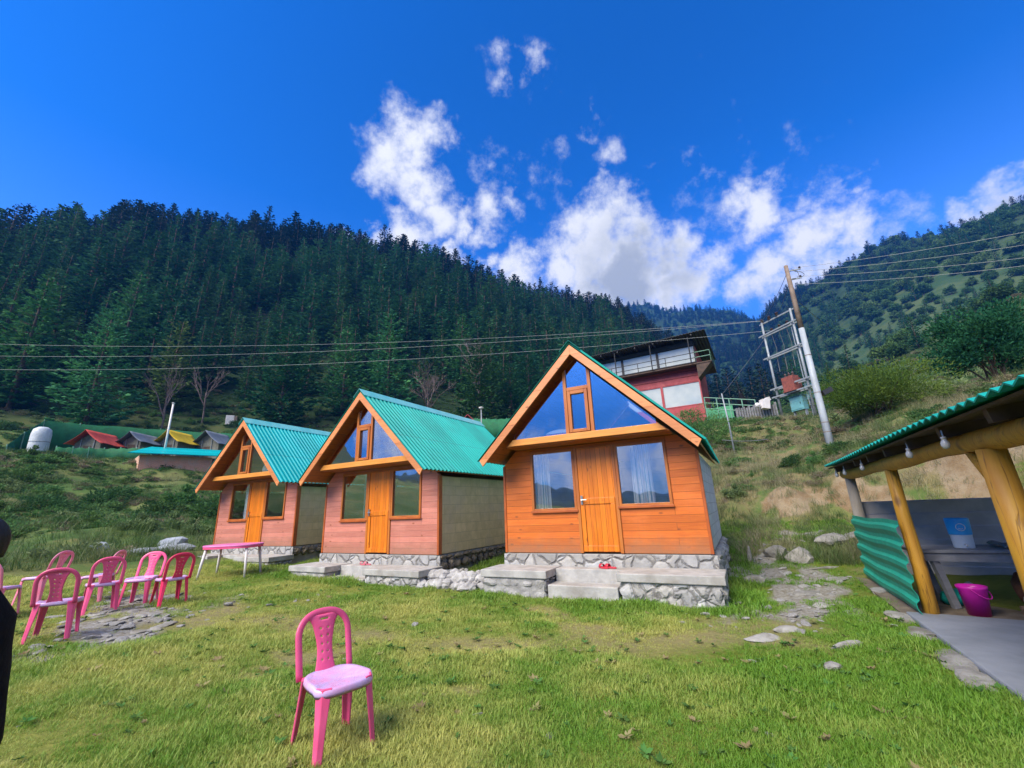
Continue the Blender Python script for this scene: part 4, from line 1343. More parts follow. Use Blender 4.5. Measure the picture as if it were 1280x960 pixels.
BEAMZ = 1.83
GA = 2.85           # grey post
sadd(MB().tube([sp(0, 0, -.1), sp(0, .01, .6), sp(.02, 0, 1.2), sp(0, 0, BEAMZ - .02)], [.082, .077, .075, .07], 12), 'post', M['log'], smooth=True)
sadd(MB().tube([sp(-2.85, .0, -.1), sp(-2.85, .01, .9), sp(-2.85, 0, BEAMZ - .02)], [.102, .097, .09], 12), 'post', M['log'], smooth=True)
sadd(MB().tube([sp(GA, 0, 0), sp(GA, .0, .9), sp(GA, 0, BEAMZ)], [.095, .09, .08], 12), 'post', M['log_grey'], smooth=True)
for a in (-2.85, 0, GA):
    sadd(MB().tube([sp(a, 2.6, 0), sp(a, 2.6, 2.2)], [.09, .08], 10), 'post', M['log_grey'], smooth=True)
bp = [sp(a, .02 * math.sin(a * 1.7), BEAMZ + .06 + .012 * math.sin(a * 2.3)) for a in np.linspace(-6.5, GA + .3, 18)]
sadd(MB().tube(bp, [.085 + .008 * math.sin(i * 1.3) for i in range(18)], 12), 'beam', M['log'], smooth=True)
bp = [sp(a, 2.6, 2.28) for a in np.linspace(-6.5, GA + .3, 6)]
sadd(MB().tube(bp, .07, 10), 'beam', M['log_grey'], smooth=True)
for a in np.arange(-6.2, GA + .5, .93):
    sadd(MB().bar(sp(a, -.16, BEAMZ + .17), sp(a, 2.95, 2.40), .07, .1), 'rafter', M['dark_wood'])
# brace on the near post
sadd(MB().tube([sp(-2.8, .02, 1.45), sp(-2.45, .02, BEAMZ)], .05, 8), 'brace', M['log'], smooth=True)
# corrugated roof, ribs running from front to back
vs = []; per = .17; n = int(10.6 / per)
AS = []
for k in range(n):
    for (f, hh) in ((0, 0), (.25, .018), (.5, .036), (.75, .018)):
        AS.append((-7.0 + (k + f) * per, hh))
for (a, hh) in AS:
    vs += [sp(a, -.27, BEAMZ + .255 + hh - .008 * math.sin(a)), sp(a, 3.1, 2.53 + hh)]
fs = [(2 * i, 2 * i + 1, 2 * i + 3, 2 * i + 2) for i in range(len(AS) - 1)]
sadd(MB().add(vs, fs), 'roof_sheet', M['roof_a'], solid=.012)
vs = []
for a in (-7.0, GA + .7):
    for (n_, z_) in ((-.2, BEAMZ + .225), (3.05, 2.47)):
        vs.append(sp(a, n_, z_))
sadd(MB().add(vs, [(0, 1, 3, 2)]), 'ceiling_board', M['dark_wood'], solid=.02)
# corrugated green side panel between the two far posts: ribs level
rows = []; zz = .06; vs = []; k = 0
while zz < 1.17:
    rows.append((zz, .035 if k % 4 in (1, 2) else -.0)); k += 1
    zz += (.055, .075, .055, .035)[k % 4]
for (z, hh) in rows:
    for a in np.linspace(-.16, GA - .05, 12):
        vs.append(sp(a, -.12 - hh, z * (1.0 - .01 * a) + .01 * math.sin(a * 3)))
fs = [(i * 12 + j, i * 12 + j + 1, (i + 1) * 12 + j + 1, (i + 1) * 12 + j) for i in range(len(rows) - 1) for j in range(11)]
sadd(MB().add(vs, fs), 'side_panel', M['panel_green'], solid=.005)
# dark tin end wall and back wall
b = MB()
for z in np.arange(.05, 1.36, .22):
    q = [sp(GA + .1, .1, z), sp(GA + .1, 2.5, z), sp(GA + .1, 2.5, z + .2), sp(GA + .1, .1, z + .2)]
    b.add(q, [(0, 1, 2, 3)]); q2 = [p + SD * .035 for p in q]
    b.add([q[3], q[2], q2[2] + Vector((0, 0, .02)), q2[3] + Vector((0, 0, .02))], [(0, 1, 2, 3)])
sadd(b, 'end_wall', M['tin_dark'], solid=.006)
b = MB()
for a in np.arange(-6.4, 2.2, .5):
    b.bar(sp(a, 2.72, .4), sp(a + .5, 2.72, .4), .03, .8)
sadd(b, 'back_wall', M['tin_dark'])
# concrete floor with its edge
floor = [sp(.02, -.25, 0), sp(-6.5, -.25, 0), sp(-6.5, 2.6, 0), sp(-.35, 2.6, 0)]
o = MB().prismz([(p.x, p.y) for p in reversed(floor)], -.2, .06).build('concrete_floor', M['concrete_floor'], bevel=.02)
tag(o, 'grey concrete floor of the open shed', 'floor', kind='structure')
o = MB().prismz([(p.x, p.y) for p in reversed([sp(GA + .2, -.3, 0), sp(-.02, -.3, 0), sp(-.3, 2.6, 0), sp(GA + .2, 2.6, 0)])], -.2, .045).build('earth_floor', simple('packed_earth', (.2, .16, .11), (.13, .1, .07), .9, 5, .5))
tag(o, 'packed earth floor at the far end of the shed', 'floor', kind='structure')

FZ = .045
# work table under the roof
T0, TD_ = Vector((5.5, 6.12, 0)), SN.copy()
TN = Vector((-TD_.y, TD_.x, 0))


def tp(u, v, z):
    q = T0 + TD_ * u + TN * v
    return (q.x, q.y, z)


wt = empty('work_table', (T0.x, T0.y, 0))
tag(wt, 'weathered grey wooden work table inside the shed', 'table')


def wadd(mb, name, mt, root=wt, **kw):
    o = mb.build(name, mt, root, **kw)
    o.matrix_parent_inverse = Matrix.Translation((-root.location.x, -root.location.y, 0))
    return o


b = MB()
for k in range(4):
    b.bar(tp(-.2, .1 + k * .19, .74), tp(1.75, .1 + k * .19, .74 + .004 * k), .18, .04)
wadd(b, 'tabletop', M['old_wood'], bevel=.006)
wadd(MB().bar(tp(-.1, .06, .665), tp(1.65, .06, .665), .04, .10), 'apron', M['old_wood'])
for (u, v) in ((.0, .1), (1.3, .1), (.0, .62), (1.3, .62)):
    wadd(MB().bar(tp(u, v, .72), tp(u + (.1 if u < 1 else .22), v - .02, FZ), .085, .06, (0, 1, 0)), 'leg', M['old_wood'], bevel=.005)
# water dispenser
wd = empty('water_dispenser', tp(.42, .3, .762))
wd.rotation_euler.z = R(-35)
tag(wd, 'blue and white water filter standing on the work table', 'water filter')
MB().lathe([(.1, 0), (.105, .01), (.112, .16), (.115, .165), (.114, .17)], 24).build('lower_tank', M['clear_plastic'], wd, smooth=True)
MB().lathe([(.118, .171), (.119, .18), (.126, .34), (.128, .37), (.12, .385), (.05, .39)], 24).build('upper_tank', M['blue_plastic'], wd, smooth=True)
e_ = MB()
for (r0, z0) in ((.045, .27),):
    pts = [(.125 * math.sin(r0 * math.cos(a) / .125), -.125 * math.cos(r0 * math.cos(a) / .125) - .002, z0 + r0 * math.sin(a)) for a in np.linspace(0, 2 * math.pi, 25)]
    e_.tube(pts, .005, 6)
    pts = [(.02 * math.cos(a), -.126, z0 + .012 * math.sin(a) - .01) for a in np.linspace(math.pi, 2 * math.pi, 9)]
    e_.tube(pts, .005, 6)
e_.build('emblem', M['clear_plastic'], wd)
MB().tube([(0, -.108, .05), (0, -.15, .05), (0, -.155, .03)], .012, 8).build('tap', M['white_plastic'], wd, smooth=True)
# stuff on and under the table
b = MB(); b.grid(lambda i, j: (tp(.75 + .85 * i, .12 + .5 * j, .775 + .035 * abs(math.sin(9 * i + 4 * j)) + .02 * math.sin(23 * i)))[0:3], 24, 10)
tag(b.build('folded_tarpaulin', M['old_wood'], smooth=True, solid=.01), 'crumpled grey tarpaulin lying on the work table', 'tarpaulin')
tag(MB().rock(tp(.45, .62, FZ + .12), .16, .12, .14, 5, .5, 3).build('pale_sack', M['grey_sack'], smooth=True), 'pale sack stowed under the work table', 'sack')
tag(MB().rock(tp(1.0, .55, FZ + .2), .2, .16, .24, 9, .2, 3).build('brown_sack', M['brown_sack'], smooth=True), 'brown sack stowed under the work table', 'sack')
tag(MB().rock(tp(.15, .35, FZ + .1), .2, .16, .12, 12, .2, 3).build('green_bag', M['roof_a'], smooth=True), 'crumpled green plastic bag at the table leg', 'bag')
for k in range(9):
    u, v = random.uniform(.7, 1.9), random.uniform(-.35, .2)
    a = random.uniform(-.5, .5)
    q = Vector(tp(u, v, FZ + .03 + .05 * (k % 3)))
    L = Vector((math.cos(a) * .32, math.sin(a) * .32, random.uniform(-.01, .03)))
    tag(MB().tube([q - L, q + L], random.uniform(.02, .035), 8).build('firewood_stick', M['firewood']), 'brown stick of firewood lying under the work table', 'firewood', 'sticks of firewood under the work table')
# bucket
bx, by = 5.56, 5.80
bk = empty('bucket', (bx, by, .045), R(20))
tag(bk, 'bright magenta plastic bucket in front of the work table', 'bucket')
MB().lathe([(.001, .004), (.1, .004), (.103, 0), (.132, .29), (.142, .30), (.144, .33), (.137, .331), (.127, .29), (.095, .02), (.001, .018)], 28, cap=False).build('body', M['bucket'], bk, smooth=True)
MB().tube([(.142 * math.cos(a), -.05 - .10 * math.sin(a), .31 - .11 * math.sin(a)) for a in np.linspace(0, math.pi, 17)], .006, 6).build('handle', M['bucket'], bk, smooth=True)
q = at(1288, 744, 8.3)
tag(MB().tube([(q.x, q.y, .2), (q.x + .3, q.y + .1, .2), (q.x + .7, q.y + .2, .19)], [.08, .085, .085], 10).build('cut_log', M['cream'], smooth=True), 'pale cut log end lying on the shed floor', 'log')
# bulbs hanging under the eave
for i, a in enumerate((3.05, 2.2, .75, -1.55, -2.55)):
    q = sp(a, -.16, BEAMZ + .13)
    bl = empty('light_bulb', (q.x, q.y, q.z))
    tag(bl, ('white bulb at the far end of the shed eave', 'white bulb above the grey post and green panel', 'white bulb above the yellow post beside the panel', 'white bulb hanging left of the thick yellow post',
             'white bulb hanging right of the thick yellow post')[i], 'light bulb', 'bulbs hanging under the shed eave')
    MB().lathe([(.001, -.105), (.02, -.1), (.032, -.075), (.03, -.05), (.017, -.025), (.016, -.02)], 12).build('globe', M['bulb'], bl, smooth=True)
    MB().lathe([(.018, -.022), (.019, 0), (.006, .004), (.005, .06)], 10).build('socket', M['white_plastic'], bl, smooth=True)
# flat stone kerb along the shed and slabs of the path
for i, (px, py, sx, sy, rzz) in enumerate(((1125, 772, .34, .17, 60), (1150, 792, .3, .16, 58), (1192, 828, .42, .16, 62), (1215, 852, .38, .15, 60), (1100, 742, .3, .14, 50), (1160, 765, .3, .1, 60),
                                          (1062, 812, .26, .05, 20), (1010, 742, .25, .16, 10), (1028, 758, .22, .12, 40), (985, 792, .2, .12, 0), (955, 800, .24, .14, 10), (1045, 728, .3, .14, 20), (1045, 838, .12, .08, 30))):
    g_ = ray(px, py); tt = -EYE / g_.z
    x, y = g_.x * tt, g_.y * tt
    tag(MB().rock((x, y, gz(x, y) + .012), sx, sy, .045, 40 + i, R(rzz), 2).build('flat_stone', M['rock_dull']), 'flat grey stone set in the grass along the shed path', 'stone', 'flat stones along the shed path')

# ------------------------------------------------------------------ utility pole, transformer frame and wires
M['pole_white'] = simple('painted_pole', (.44, .48, .52), (.30, .33, .36), .55, 2.5, .2, (1, 1, .3), c=(.28, .2, .15))
M['pole_rust'] = simple('rusty_pole', (.27, .2, .155), (.19, .135, .10), .7, 5, .2)
M['galv'] = simple('galvanised', (.34, .37, .40), (.25, .28, .3), .5, 6, 0, metal=.2)
M['insul'] = simple('dark_insulator', (.05, .03, .03), (.09, .05, .04), .3, 9)
M['transformer'] = simple('transformer_red', (.3, .085, .06), (.2, .06, .05), .6, 6)
M['teal_box'] = simple('teal_cabinet', (.17, .42, .44), (.13, .34, .37), .5, 4, 0, c=(.25, .38, .36))
M['wire'] = simple('wire', (.12, .13, .14), (.1, .1, .11), .5, 3)
M['wire_pale'] = simple('pale_wire', (.45, .47, .45), (.4, .42, .4), .5, 3)

px_, py_ = 13.05, 17.7
pz = gz(px_, py_)
pt_ = empty('utility_pole', (px_, py_, pz))
tag(pt_, 'tall rusty-topped white utility pole on the dry bank', 'utility pole')
ph = 11.93 - pz
MB().tube([(0, 0, -.3), (0, 0, 2), (0, 0, 5.6)], [.15, .135, .112], 14).build('lower_shaft', M['pole_white'], pt_, smooth=True)
MB().tube([(0, 0, 5.6), (0, 0, 7.2), (0, 0, ph)], [.112, .1, .085], 14).build('upper_shaft', M['pole_rust'], pt_, smooth=True)
b = MB()
b.bar((-.02, -.02, ph - .3), (.5, -.2, ph - .3), .05, .05); b.bar((-.02, -.02, ph - .75), (.45, -.2, ph - .75), .05, .05)
b.build('crossarm', M['galv'], pt_)
for k, (x, z) in enumerate(((.48, ph - .27), (.43, ph - .72))):
    MB().lathe([(.02, 0), (.06, .02), (.03, .05), (.055, .08), (.02, .12)], 10, (x, -.36 * x, z)).build('insulator', M['insul'], pt_)
b = MB()
b.tube([(.05 + .42 * math.sin(a) * .9, -.1, ph - .5 + .28 * math.cos(a)) for a in np.linspace(0, math.pi, 12)], .012, 5)
b.tube([(.05 + .6 * math.sin(a), -.14, ph - .55 + .2 * math.cos(a)) for a in np.linspace(0, math.pi, 12)], .012, 5)
b.build('cable_loop', M['wire'], pt_)
b = MB()
for (z_, r_) in ((.9, .15), (1.3, .148), (2.6, .14), (4.3, .128)):
    b.tube([(.0, -.0, z_), (0, 0, z_ + .025)], r_, 12)
b.build('pole_band', M['pole_rust'], pt_)
fl = MB(); fl.bar((.16, -.05, 2.55), (.5, -.15, 2.7), .3, .2); fl.build('floodlight', M['black_plastic'], pt_)

HL, HR = Vector((19.4, 30.3, 0)), Vector((20.1, 27.9, 0))
HL.z = gz(HL.x, HL.y); HR.z = gz(HR.x, HR.y)
hf = empty('transformer_frame', HL)
tag(hf, 'two-post transformer frame with crossarms behind the tall pole', 'transformer frame')


def hadd(mb, name, mt, **kw):
    o = mb.build(name, mt, hf, **kw)
    o.matrix_parent_inverse = Matrix.Translation(-HL)
    return o


TOP = 14.5
hadd(MB().tube([(HL.x, HL.y, HL.z - .3), (HL.x, HL.y, TOP)], [.095, .07], 10), 'post', M['galv'], smooth=True)
hadd(MB().tube([(HR.x, HR.y, HR.z - .3), (HR.x, HR.y, TOP)], [.095, .07], 10), 'post', M['galv'], smooth=True)
hd_ = (HR - HL); hd_.z = 0; hd_.normalize()
hn_ = Vector((hd_.y, -hd_.x, 0))
A0, B0 = Vector((HL.x, HL.y, 0)) - hd_ * .35, Vector((HR.x, HR.y, 0)) + hd_ * .35
for z in (14.45, 13.4, 11.6, 9.2, 8.6):
    for s in (-1, 1):
        if z == 14.45 and s == 1:
            continue
        hadd(MB().bar(A0 + hn_ * (.17 * s) + Vector((0, 0, z)), B0 + hn_ * (.17 * s) + Vector((0, 0, z + (.0 if s < 0 else .06))), .07, .1), 'crossarm', M['galv'])
for z in (14.5, 13.5):
    for k in range(4):
        q = A0.lerp(B0, .08 + .21 * k) + hn_ * -.17 + Vector((0, 0, z))
        if not (z == 14.5 and k == 3):
            hadd(MB().lathe([(.05, 0), (.14, .03), (.07, .1), (.13, .15), (.06, .2), (.12, .26), (.04, .34)], 10, q), 'insulator', M['insul'])
for k in range(3):
    q = A0.lerp(B0, .25 + .2 * k) + hn_ * -.2
    hadd(MB().tube([q + Vector((0, 0, 13.5)), q + Vector((.15, 0, 12.2)), q + Vector((.1, .1, 11.6)), q + Vector((0, 0, 10.4))], .02, 5), 'jumper_cable', M['wire'])
q = A0.lerp(B0, .76) + hn_ * -.25
hadd(MB().tube([q + Vector((0, 0, 7.5)), q + Vector((0, 0, 13.6))], .035, 6), 'conduit', M['galv'])
q = A0.lerp(B0, .5)
b = MB(); b.bar(q + Vector((0, 0, 8.72)) - hd_ * .5, q + Vector((0, 0, 8.72)) + hd_ * .5, .6, .08)
for (w, z0, z1) in ((.42, 8.77, 9.75),):
    b.bar(q + Vector((0, 0, z0)), q + Vector((0, 0, z1)), .9, .55, hn_)
for k in range(9):
    b.bar(q - hd_ * (.4 - .1 * k) - hn_ * .38 + Vector((0, 0, 8.9)), q - hd_ * (.4 - .1 * k) - hn_ * .38 + Vector((0, 0, 9.6)), .03, .2, hn_)
hadd(b, 'transformer', M['transformer'])
for k in range(3):
    hadd(MB().lathe([(.06, 0), (.1, .05), (.06, .12), (.09, .18), (.03, .32)], 8, q + hd_ * (-.3 + .3 * k) + Vector((0, 0, 9.76))), 'bushing', M['insul'])
for (f, z0, w, h, n_) in ((.45, None, 1.0, 1.0, 'wide'), (.84, None, .75, 1.05, 'small')):
    q = A0.lerp(B0, f) + hn_ * -.5
    zb = gz(q.x, q.y)
    c = empty('switch_cabinet', (q.x, q.y, zb), math.atan2(hd_.y, hd_.x))
    tag(c, 'wide teal electrical cabinet under the transformer frame' if n_ == 'wide' else 'smaller teal electrical cabinet raised nearer the tall pole', 'electrical cabinet', 'teal electrical cabinets')
    lift = .75 if n_ == 'wide' else 1.25
    b = MB(); b.box(-w / 2, w / 2, -.22, .22, lift, lift + h); b.box(-w / 2 - .04, w / 2 + .04, -.26, .26, lift + h + .002, lift + h + .05)
    b.build('case', M['teal_box'], c, bevel=.01)
    b = MB(); b.box(-w / 2 + .06, w / 2 - .06, -.245, -.222, lift + .08, lift + h - .08); b.build('door', M['teal_box'], c, bevel=.01)
    b = MB(); b.box(w / 2 - .2, w / 2 - .16, -.27, -.247, lift + .4, lift + .55); b.build('handle', M['black_plastic'], c)
    for sx in (-1, 1):
        MB().box(sx * (w / 2 - .06) - .03, sx * (w / 2 - .06) + .03, -.1, .1, -.2, lift - .002).build('leg', M['galv'], c)


def wire(a, c, sag, label, mt, rad, group, n=40):
    a = Vector(a); c = Vector(c)
    pts = []
    for i in range(n + 1):
        t = i / n
        q = a.lerp(c, t); q.z -= 4 * sag * t * (1 - t)
        pts.append(q)
    return tag(MB().tube(pts, rad, 5).build('power_line', mt), label, 'power line', group)


for i, (y0, r0, tz_, lb) in enumerate(((411, 62, 14.7, 'uppermost of three long wires crossing in front of the forest'), (429, 62, 14.6, 'middle of three long wires crossing in front of the forest'),
                                      (447, 62, 13.7, 'lowest of three long wires crossing in front of the forest'))):
    a = at(0, y0, r0); d = at(950, 402, 36) + Vector((.2 * i, -.2 * i, 0)); d.z = tz_
    e_ = a + (a - d) * .25
    e_.z = a.z + .6
    wire(e_, d, 1.5, lb, M['wire_pale'], .011, 'wires in front of the forest')
ptop = Vector((px_, py_, 11.9))
for i, (y1, dz, lb) in enumerate(((284, -.15, 'topmost of four wires running from the tall pole'), (300, -.35, 'second highest of four wires running from the tall pole'),
                                  (316, -.6, 'third of four wires running from the tall pole'), (326, -1.0, 'lowest of four wires running from the tall pole'))):
    d = at(1280, y1, 26); s_ = ptop + Vector((.2 + .05 * i, -.1, dz))
    wire(s_, s_ + (d - s_) * 1.5, .25, lb, M['wire_pale'], .008, 'wires from the tall pole')
for (a, d, sg, lb) in ((ptop + Vector((0, 0, -.3)), Vector((HL.x, HL.y, TOP + .1)), .2, 'thin wire from the pole top down to the transformer frame'),
                       (ptop + Vector((0, 0, -.8)), A0.lerp(B0, .5) + Vector((0, 0, TOP)), .2, 'thin lower wire linking pole and transformer frame'),
                       (Vector((HL.x, HL.y, 13.2)), at(880, 520, 33), .1, 'guy wire from the transformer frame down to the slope'),
                       (ptop + Vector((0, 0, -1.6)), at(1070, 424, 45), .5, 'pale wire sagging away from the pole across the hill'),
                       (at(903, 550, 16), at(960, 549, 15.5), .05, 'black hose line stretched across the dry bank')):
    wire(a, d, sg, lb, M['wire'], .012, None)

# ------------------------------------------------------------------ two-storey house behind the nearest cabin
M['house_red'] = simple('red_cladding', (.42, .05, .055), (.33, .035, .04), .55, 2.5, 0, c=(.5, .1, .1))
M['house_dark'] = simple('dark_roof', (.018, .018, .02), (.03, .03, .032), .6, 3)
M['green_paint'] = simple('green_paint', (.05, .3, .13), (.04, .24, .1), .5, 5)
M['green_rail'] = simple('faded_green_rail', (.2, .4, .28), (.16, .33, .24), .5, 5)
M['pane_white'] = simple('hazy_house_glass', (.42, .47, .46), (.52, .55, .52), .12, .5, 0, spec=.8, c=(.3, .38, .42))  # whitish colour stands in for cloud reflections and pale curtains
hR_, hL_ = at(874, 470, 37.5), at(738, 470, 39.5)
hx = Vector((hR_.x - hL_.x, hR_.y - hL_.y, 0)); HWd = hx.length; hyaw = math.atan2(hx.y, hx.x)
hbz = 7.0
house = empty('hillside_house', (hL_.x, hL_.y, hbz), hyaw)
tag(house, 'red and glass two-storey house with dark tin roof', 'house')


def zpx(px, py):       # height above the house base on its facade (from the picture)
    d = ray(px, py); n = Vector((math.sin(hyaw), -math.cos(hyaw), 0))
    t = (Vector((hL_.x, hL_.y, 0)).dot(n)) / Vector((d.x, d.y, 0)).dot(n)
    return EYE + d.z * t - hbz


zr = zpx(872, 430); zw0 = zpx(872, 452); zb1 = zpx(873, 454); zb0 = zpx(875, 475); zl0 = zpx(878, 505)
HD = 6.0
# structural body: slabs, side and back walls
b = MB(); b.box(.05, HWd - .05, .25, HD, -1.5, 0.2); b.box(.05, HWd - .05, .2, HD, zb0 + .1, zb0 + .3); b.build('floor_slab', M['concrete'], house)
b = MB(); b.box(HWd - .15, HWd, .2, HD, .2, zr); b.box(0, .15, .2, HD, .2, zr); b.box(.15, HWd - .15, HD - .15, HD, .2, zr); b.build('wall', M['house_red'], house)
# red band with ribs between the storeys, red base
b = MB()
npl = 3
for k in range(npl):
    z0 = zb0 + (zb1 - zb0) * k / npl; z1 = zb0 + (zb1 - zb0) * (k + 1) / npl
    b.prism([(0, z0), (HWd, z0), (HWd, z1 - .04), (0, z1 - .04)], .02 - .02 * k, .2 - .0 * k)
b.build('red_band', M['house_red'], house)
MB().box(0, HWd, .02, .24, -1.4, zl0).build('red_base', M['house_red'], house)
cols = np.linspace(0, HWd, 4)
for (z0, z1, nm) in ((zl0 + .02, zb0 - .02, 'lower'), (zw0, zr, 'upper')):
    for k in range(3):
        w = MB()
        w.box(cols[k] + .002, cols[k] + .1, .0, .16, z0, z1); w.box(cols[k + 1] - .1, cols[k + 1] - .002, .0, .16, z0, z1)
        w.box(cols[k] + .1, cols[k + 1] - .1, .01, .15, z0, z0 + .07); w.box(cols[k] + .1, cols[k + 1] - .1, .01, .15, z1 - .07, z1)
        f = w.build('window', M['house_red'] if nm == 'lower' else M['house_dark'], house)
        MB().box(cols[k] + .1, cols[k + 1] - .1, .07, .085, z0 + .07, z1 - .07).build('pane', M['pane_white'], f)
# roof: dark, sloping up to the front right with ribbed edge
b = MB(); vs = []
nn_ = 90
for k in range(nn_ + 1):
    u = -.8 + (HWd + 1.9) * k / nn_
    hh = .06 * (k % 2)
    for (yy, zz_) in ((-1.3, zr + .42), (HD + .5, zr + .05)):
        vs.append((u, yy, zz_ + hh + .25 * k / nn_))
b.add(vs, [(2 * i, 2 * i + 1, 2 * i + 3, 2 * i + 2) for i in range(nn_)]).build('roof', M['house_dark'], house, solid=.03)
b = MB()
b.prism([(0, zr + .002), (HWd, zr + .002), (HWd, zr + .4), (0, zr + .22)], -.1, .1)
for k in range(7):
    u = HWd * k / 6
    b.bar((u, -1.2, zr + .33 + .2 * k / 6), (u, HD, zr - .03 + .2 * k / 6), .1, .12)
b.build('roof_frame', M['house_dark'], house)
# balcony deck with its rails along the front and round the corner
b = MB(); b.box(0, HWd + 1.2, -.9, -.0, zb1 - .28, zb1 - .18); b.box(HWd + .002, HWd + 1.2, .002, 3.0, zb1 - .28, zb1 - .18); b.build('balcony_deck', M['dark_wood'], house)
b = MB()
b.prism([(HWd + .01, zb1 - .29), (HWd + 1.15, zb1 - .29), (HWd + .01, zb1 - 1.5)], -.85, .4)
b.build('balcony_bracket', M['dark_wood'], house)
for (mt_, x0, x1, ya, yb) in ((M['house_dark'], 0, HWd, -.88, -.88), (M['green_rail'], HWd, HWd + 1.15, -.88, -.88), (M['green_rail'], HWd + 1.15, HWd + 1.15, -.88, 2.9)):
    b = MB()
    z0 = zb1 - .18
    for h in (.45, .9):
        b.tube([(x0, ya, z0 + h), (x1, yb, z0 + h)], .03, 6)
    L = max(x1 - x0, yb - ya); kk = max(2, int(L / 2.0) + 1)
    for k in range(kk):
        t = k / (kk - 1)
        b.tube([(x0 + (x1 - x0) * t, ya + (yb - ya) * t, z0), (x0 + (x1 - x0) * t, ya + (yb - ya) * t, z0 + .93)], .03, 6)
    b.build('balcony_rail', mt_, house)
b = MB()
for k in (0, 1, 2):
    u = HWd * (k + .9) / 3
    b.tube([(u, -1.1, zb1 - .18), (u, -1.1, zr + .4)], .05, 8)
b.build('roof_post', M['house_dark'], house)

# terrace railing right of the house, with green net and a low wall of boards
rr = empty('terrace_railing', (0, 0, 0))
ra, rb = at(884, 520, 36.5), at(948, 522, 36)
rr.location = (ra.x, ra.y, gz(ra.x, ra.y))
tag(rr, 'faded green pipe railing on the terrace beside the house', 'railing')
za_, zb_ = at(884, 512, 36.5).z, at(948, 516, 36).z
b = MB()
Tm = Matrix.Translation(-Vector(rr.location))
for h in (.1, .55, 1.0):
    b.tube([Tm @ Vector((ra.x, ra.y, za_ + h)), Tm @ Vector((rb.x, rb.y, zb_ + h))], .035, 6)
b.build('rail', M['green_rail'], rr)
for k in range(5):
    q = ra.lerp(rb, k / 4); z = za_ + (zb_ - za_) * k / 4
    MB().tube([Tm @ Vector((q.x, q.y, gz(q.x, q.y) - .2)), Tm @ Vector((q.x, q.y, z + 1.02))], .04, 6).build('post', M['green_rail'], rr)
b = MB()
b.grid(lambda i, j: tuple(Tm @ (ra.lerp(ra.lerp(rb, .55), i) + Vector((0, -.1, -100)) * 0 + Vector((0, 0, 0))))[0:2] + ((Tm @ Vector((0, 0, za_ - .9 + .95 * j))).z,), 8, 2)
b.build('net', M['green_paint'], rr, solid=.01)
b = MB()
qa, qb = at(922, 520, 35), at(972, 520, 35)
for k in range(16):
    q = qa.lerp(qb, k / 15); z = gz(q.x, q.y)
    b.bar((q.x, q.y, z - .3), (q.x, q.y, max(z + .6, at(940, 508, 35).z + .1 * math.sin(k * 3))), .2, .06)
tag(b.build('board_fence', M['old_wood']), 'low fence of weathered boards below the green railing', 'fence')
qd = at(928, 502, 36.6)
dk = MB(); dk.lathe([(.05, -.9), (.3, -.6), (.34, -.1), (.3, .2), (.16, .38), (.17, .5), (.12, .66), (.02, .7)], 14)
tag(dk.build('dark_bundle', M['black_cloth'], smooth=True, loc=qd), 'black covered bundle standing at the green railing', 'bundle')
qd = at(955, 506, 34.5)
b = MB(); b.bar((0, 0, -.3), (.1, 0, .35), .5, .5); b.bar((-.1, 0, .2), (.45, .1, .45), .4, .25); b.rock((-.45, 0, .0), .22, .18, .2, 3)
tag(b.build('white_sacks', M['white_plastic'], loc=qd), 'white sacks piled beside the board fence', 'sacks')
q = at(915, 548, 24)
b = MB(); z0 = gz(q.x, q.y); q2 = at(902, 492, 24)
b.tube([(q.x, q.y, z0 - .2), (q.x - .02, q.y, (z0 + q2.z) / 2), (q2.x, q2.y, q2.z)], [.045, .04, .03], 7)
tag(b.build('thin_post', M['galv'], smooth=True), 'thin grey post leaning on the slope below the house', 'post')

# ------------------------------------------------------------------ tent camp on the left terrace
M['net_green'] = simple('green_net', (.010, .15, .055), (.008, .11, .04), .8, 2.0, 0)
M['tent_body'] = simple('tent_canvas', (.2, .2, .16), (.14, .145, .12), .85, 3)
M['tent_red'] = simple('red_canvas', (.55, .07, .045), (.45, .05, .035), .75, 2)
M['tent_grey'] = simple('grey_canvas', (.16, .19, .24), (.12, .145, .19), .75, 2)
M['tent_yellow'] = simple('yellow_canvas', (.72, .5, .012), (.62, .4, .01), .75, 2)
M['white_wrap'] = simple('white_wrap', (.62, .66, .7), (.45, .5, .55), .6, 2.5, 1.0)


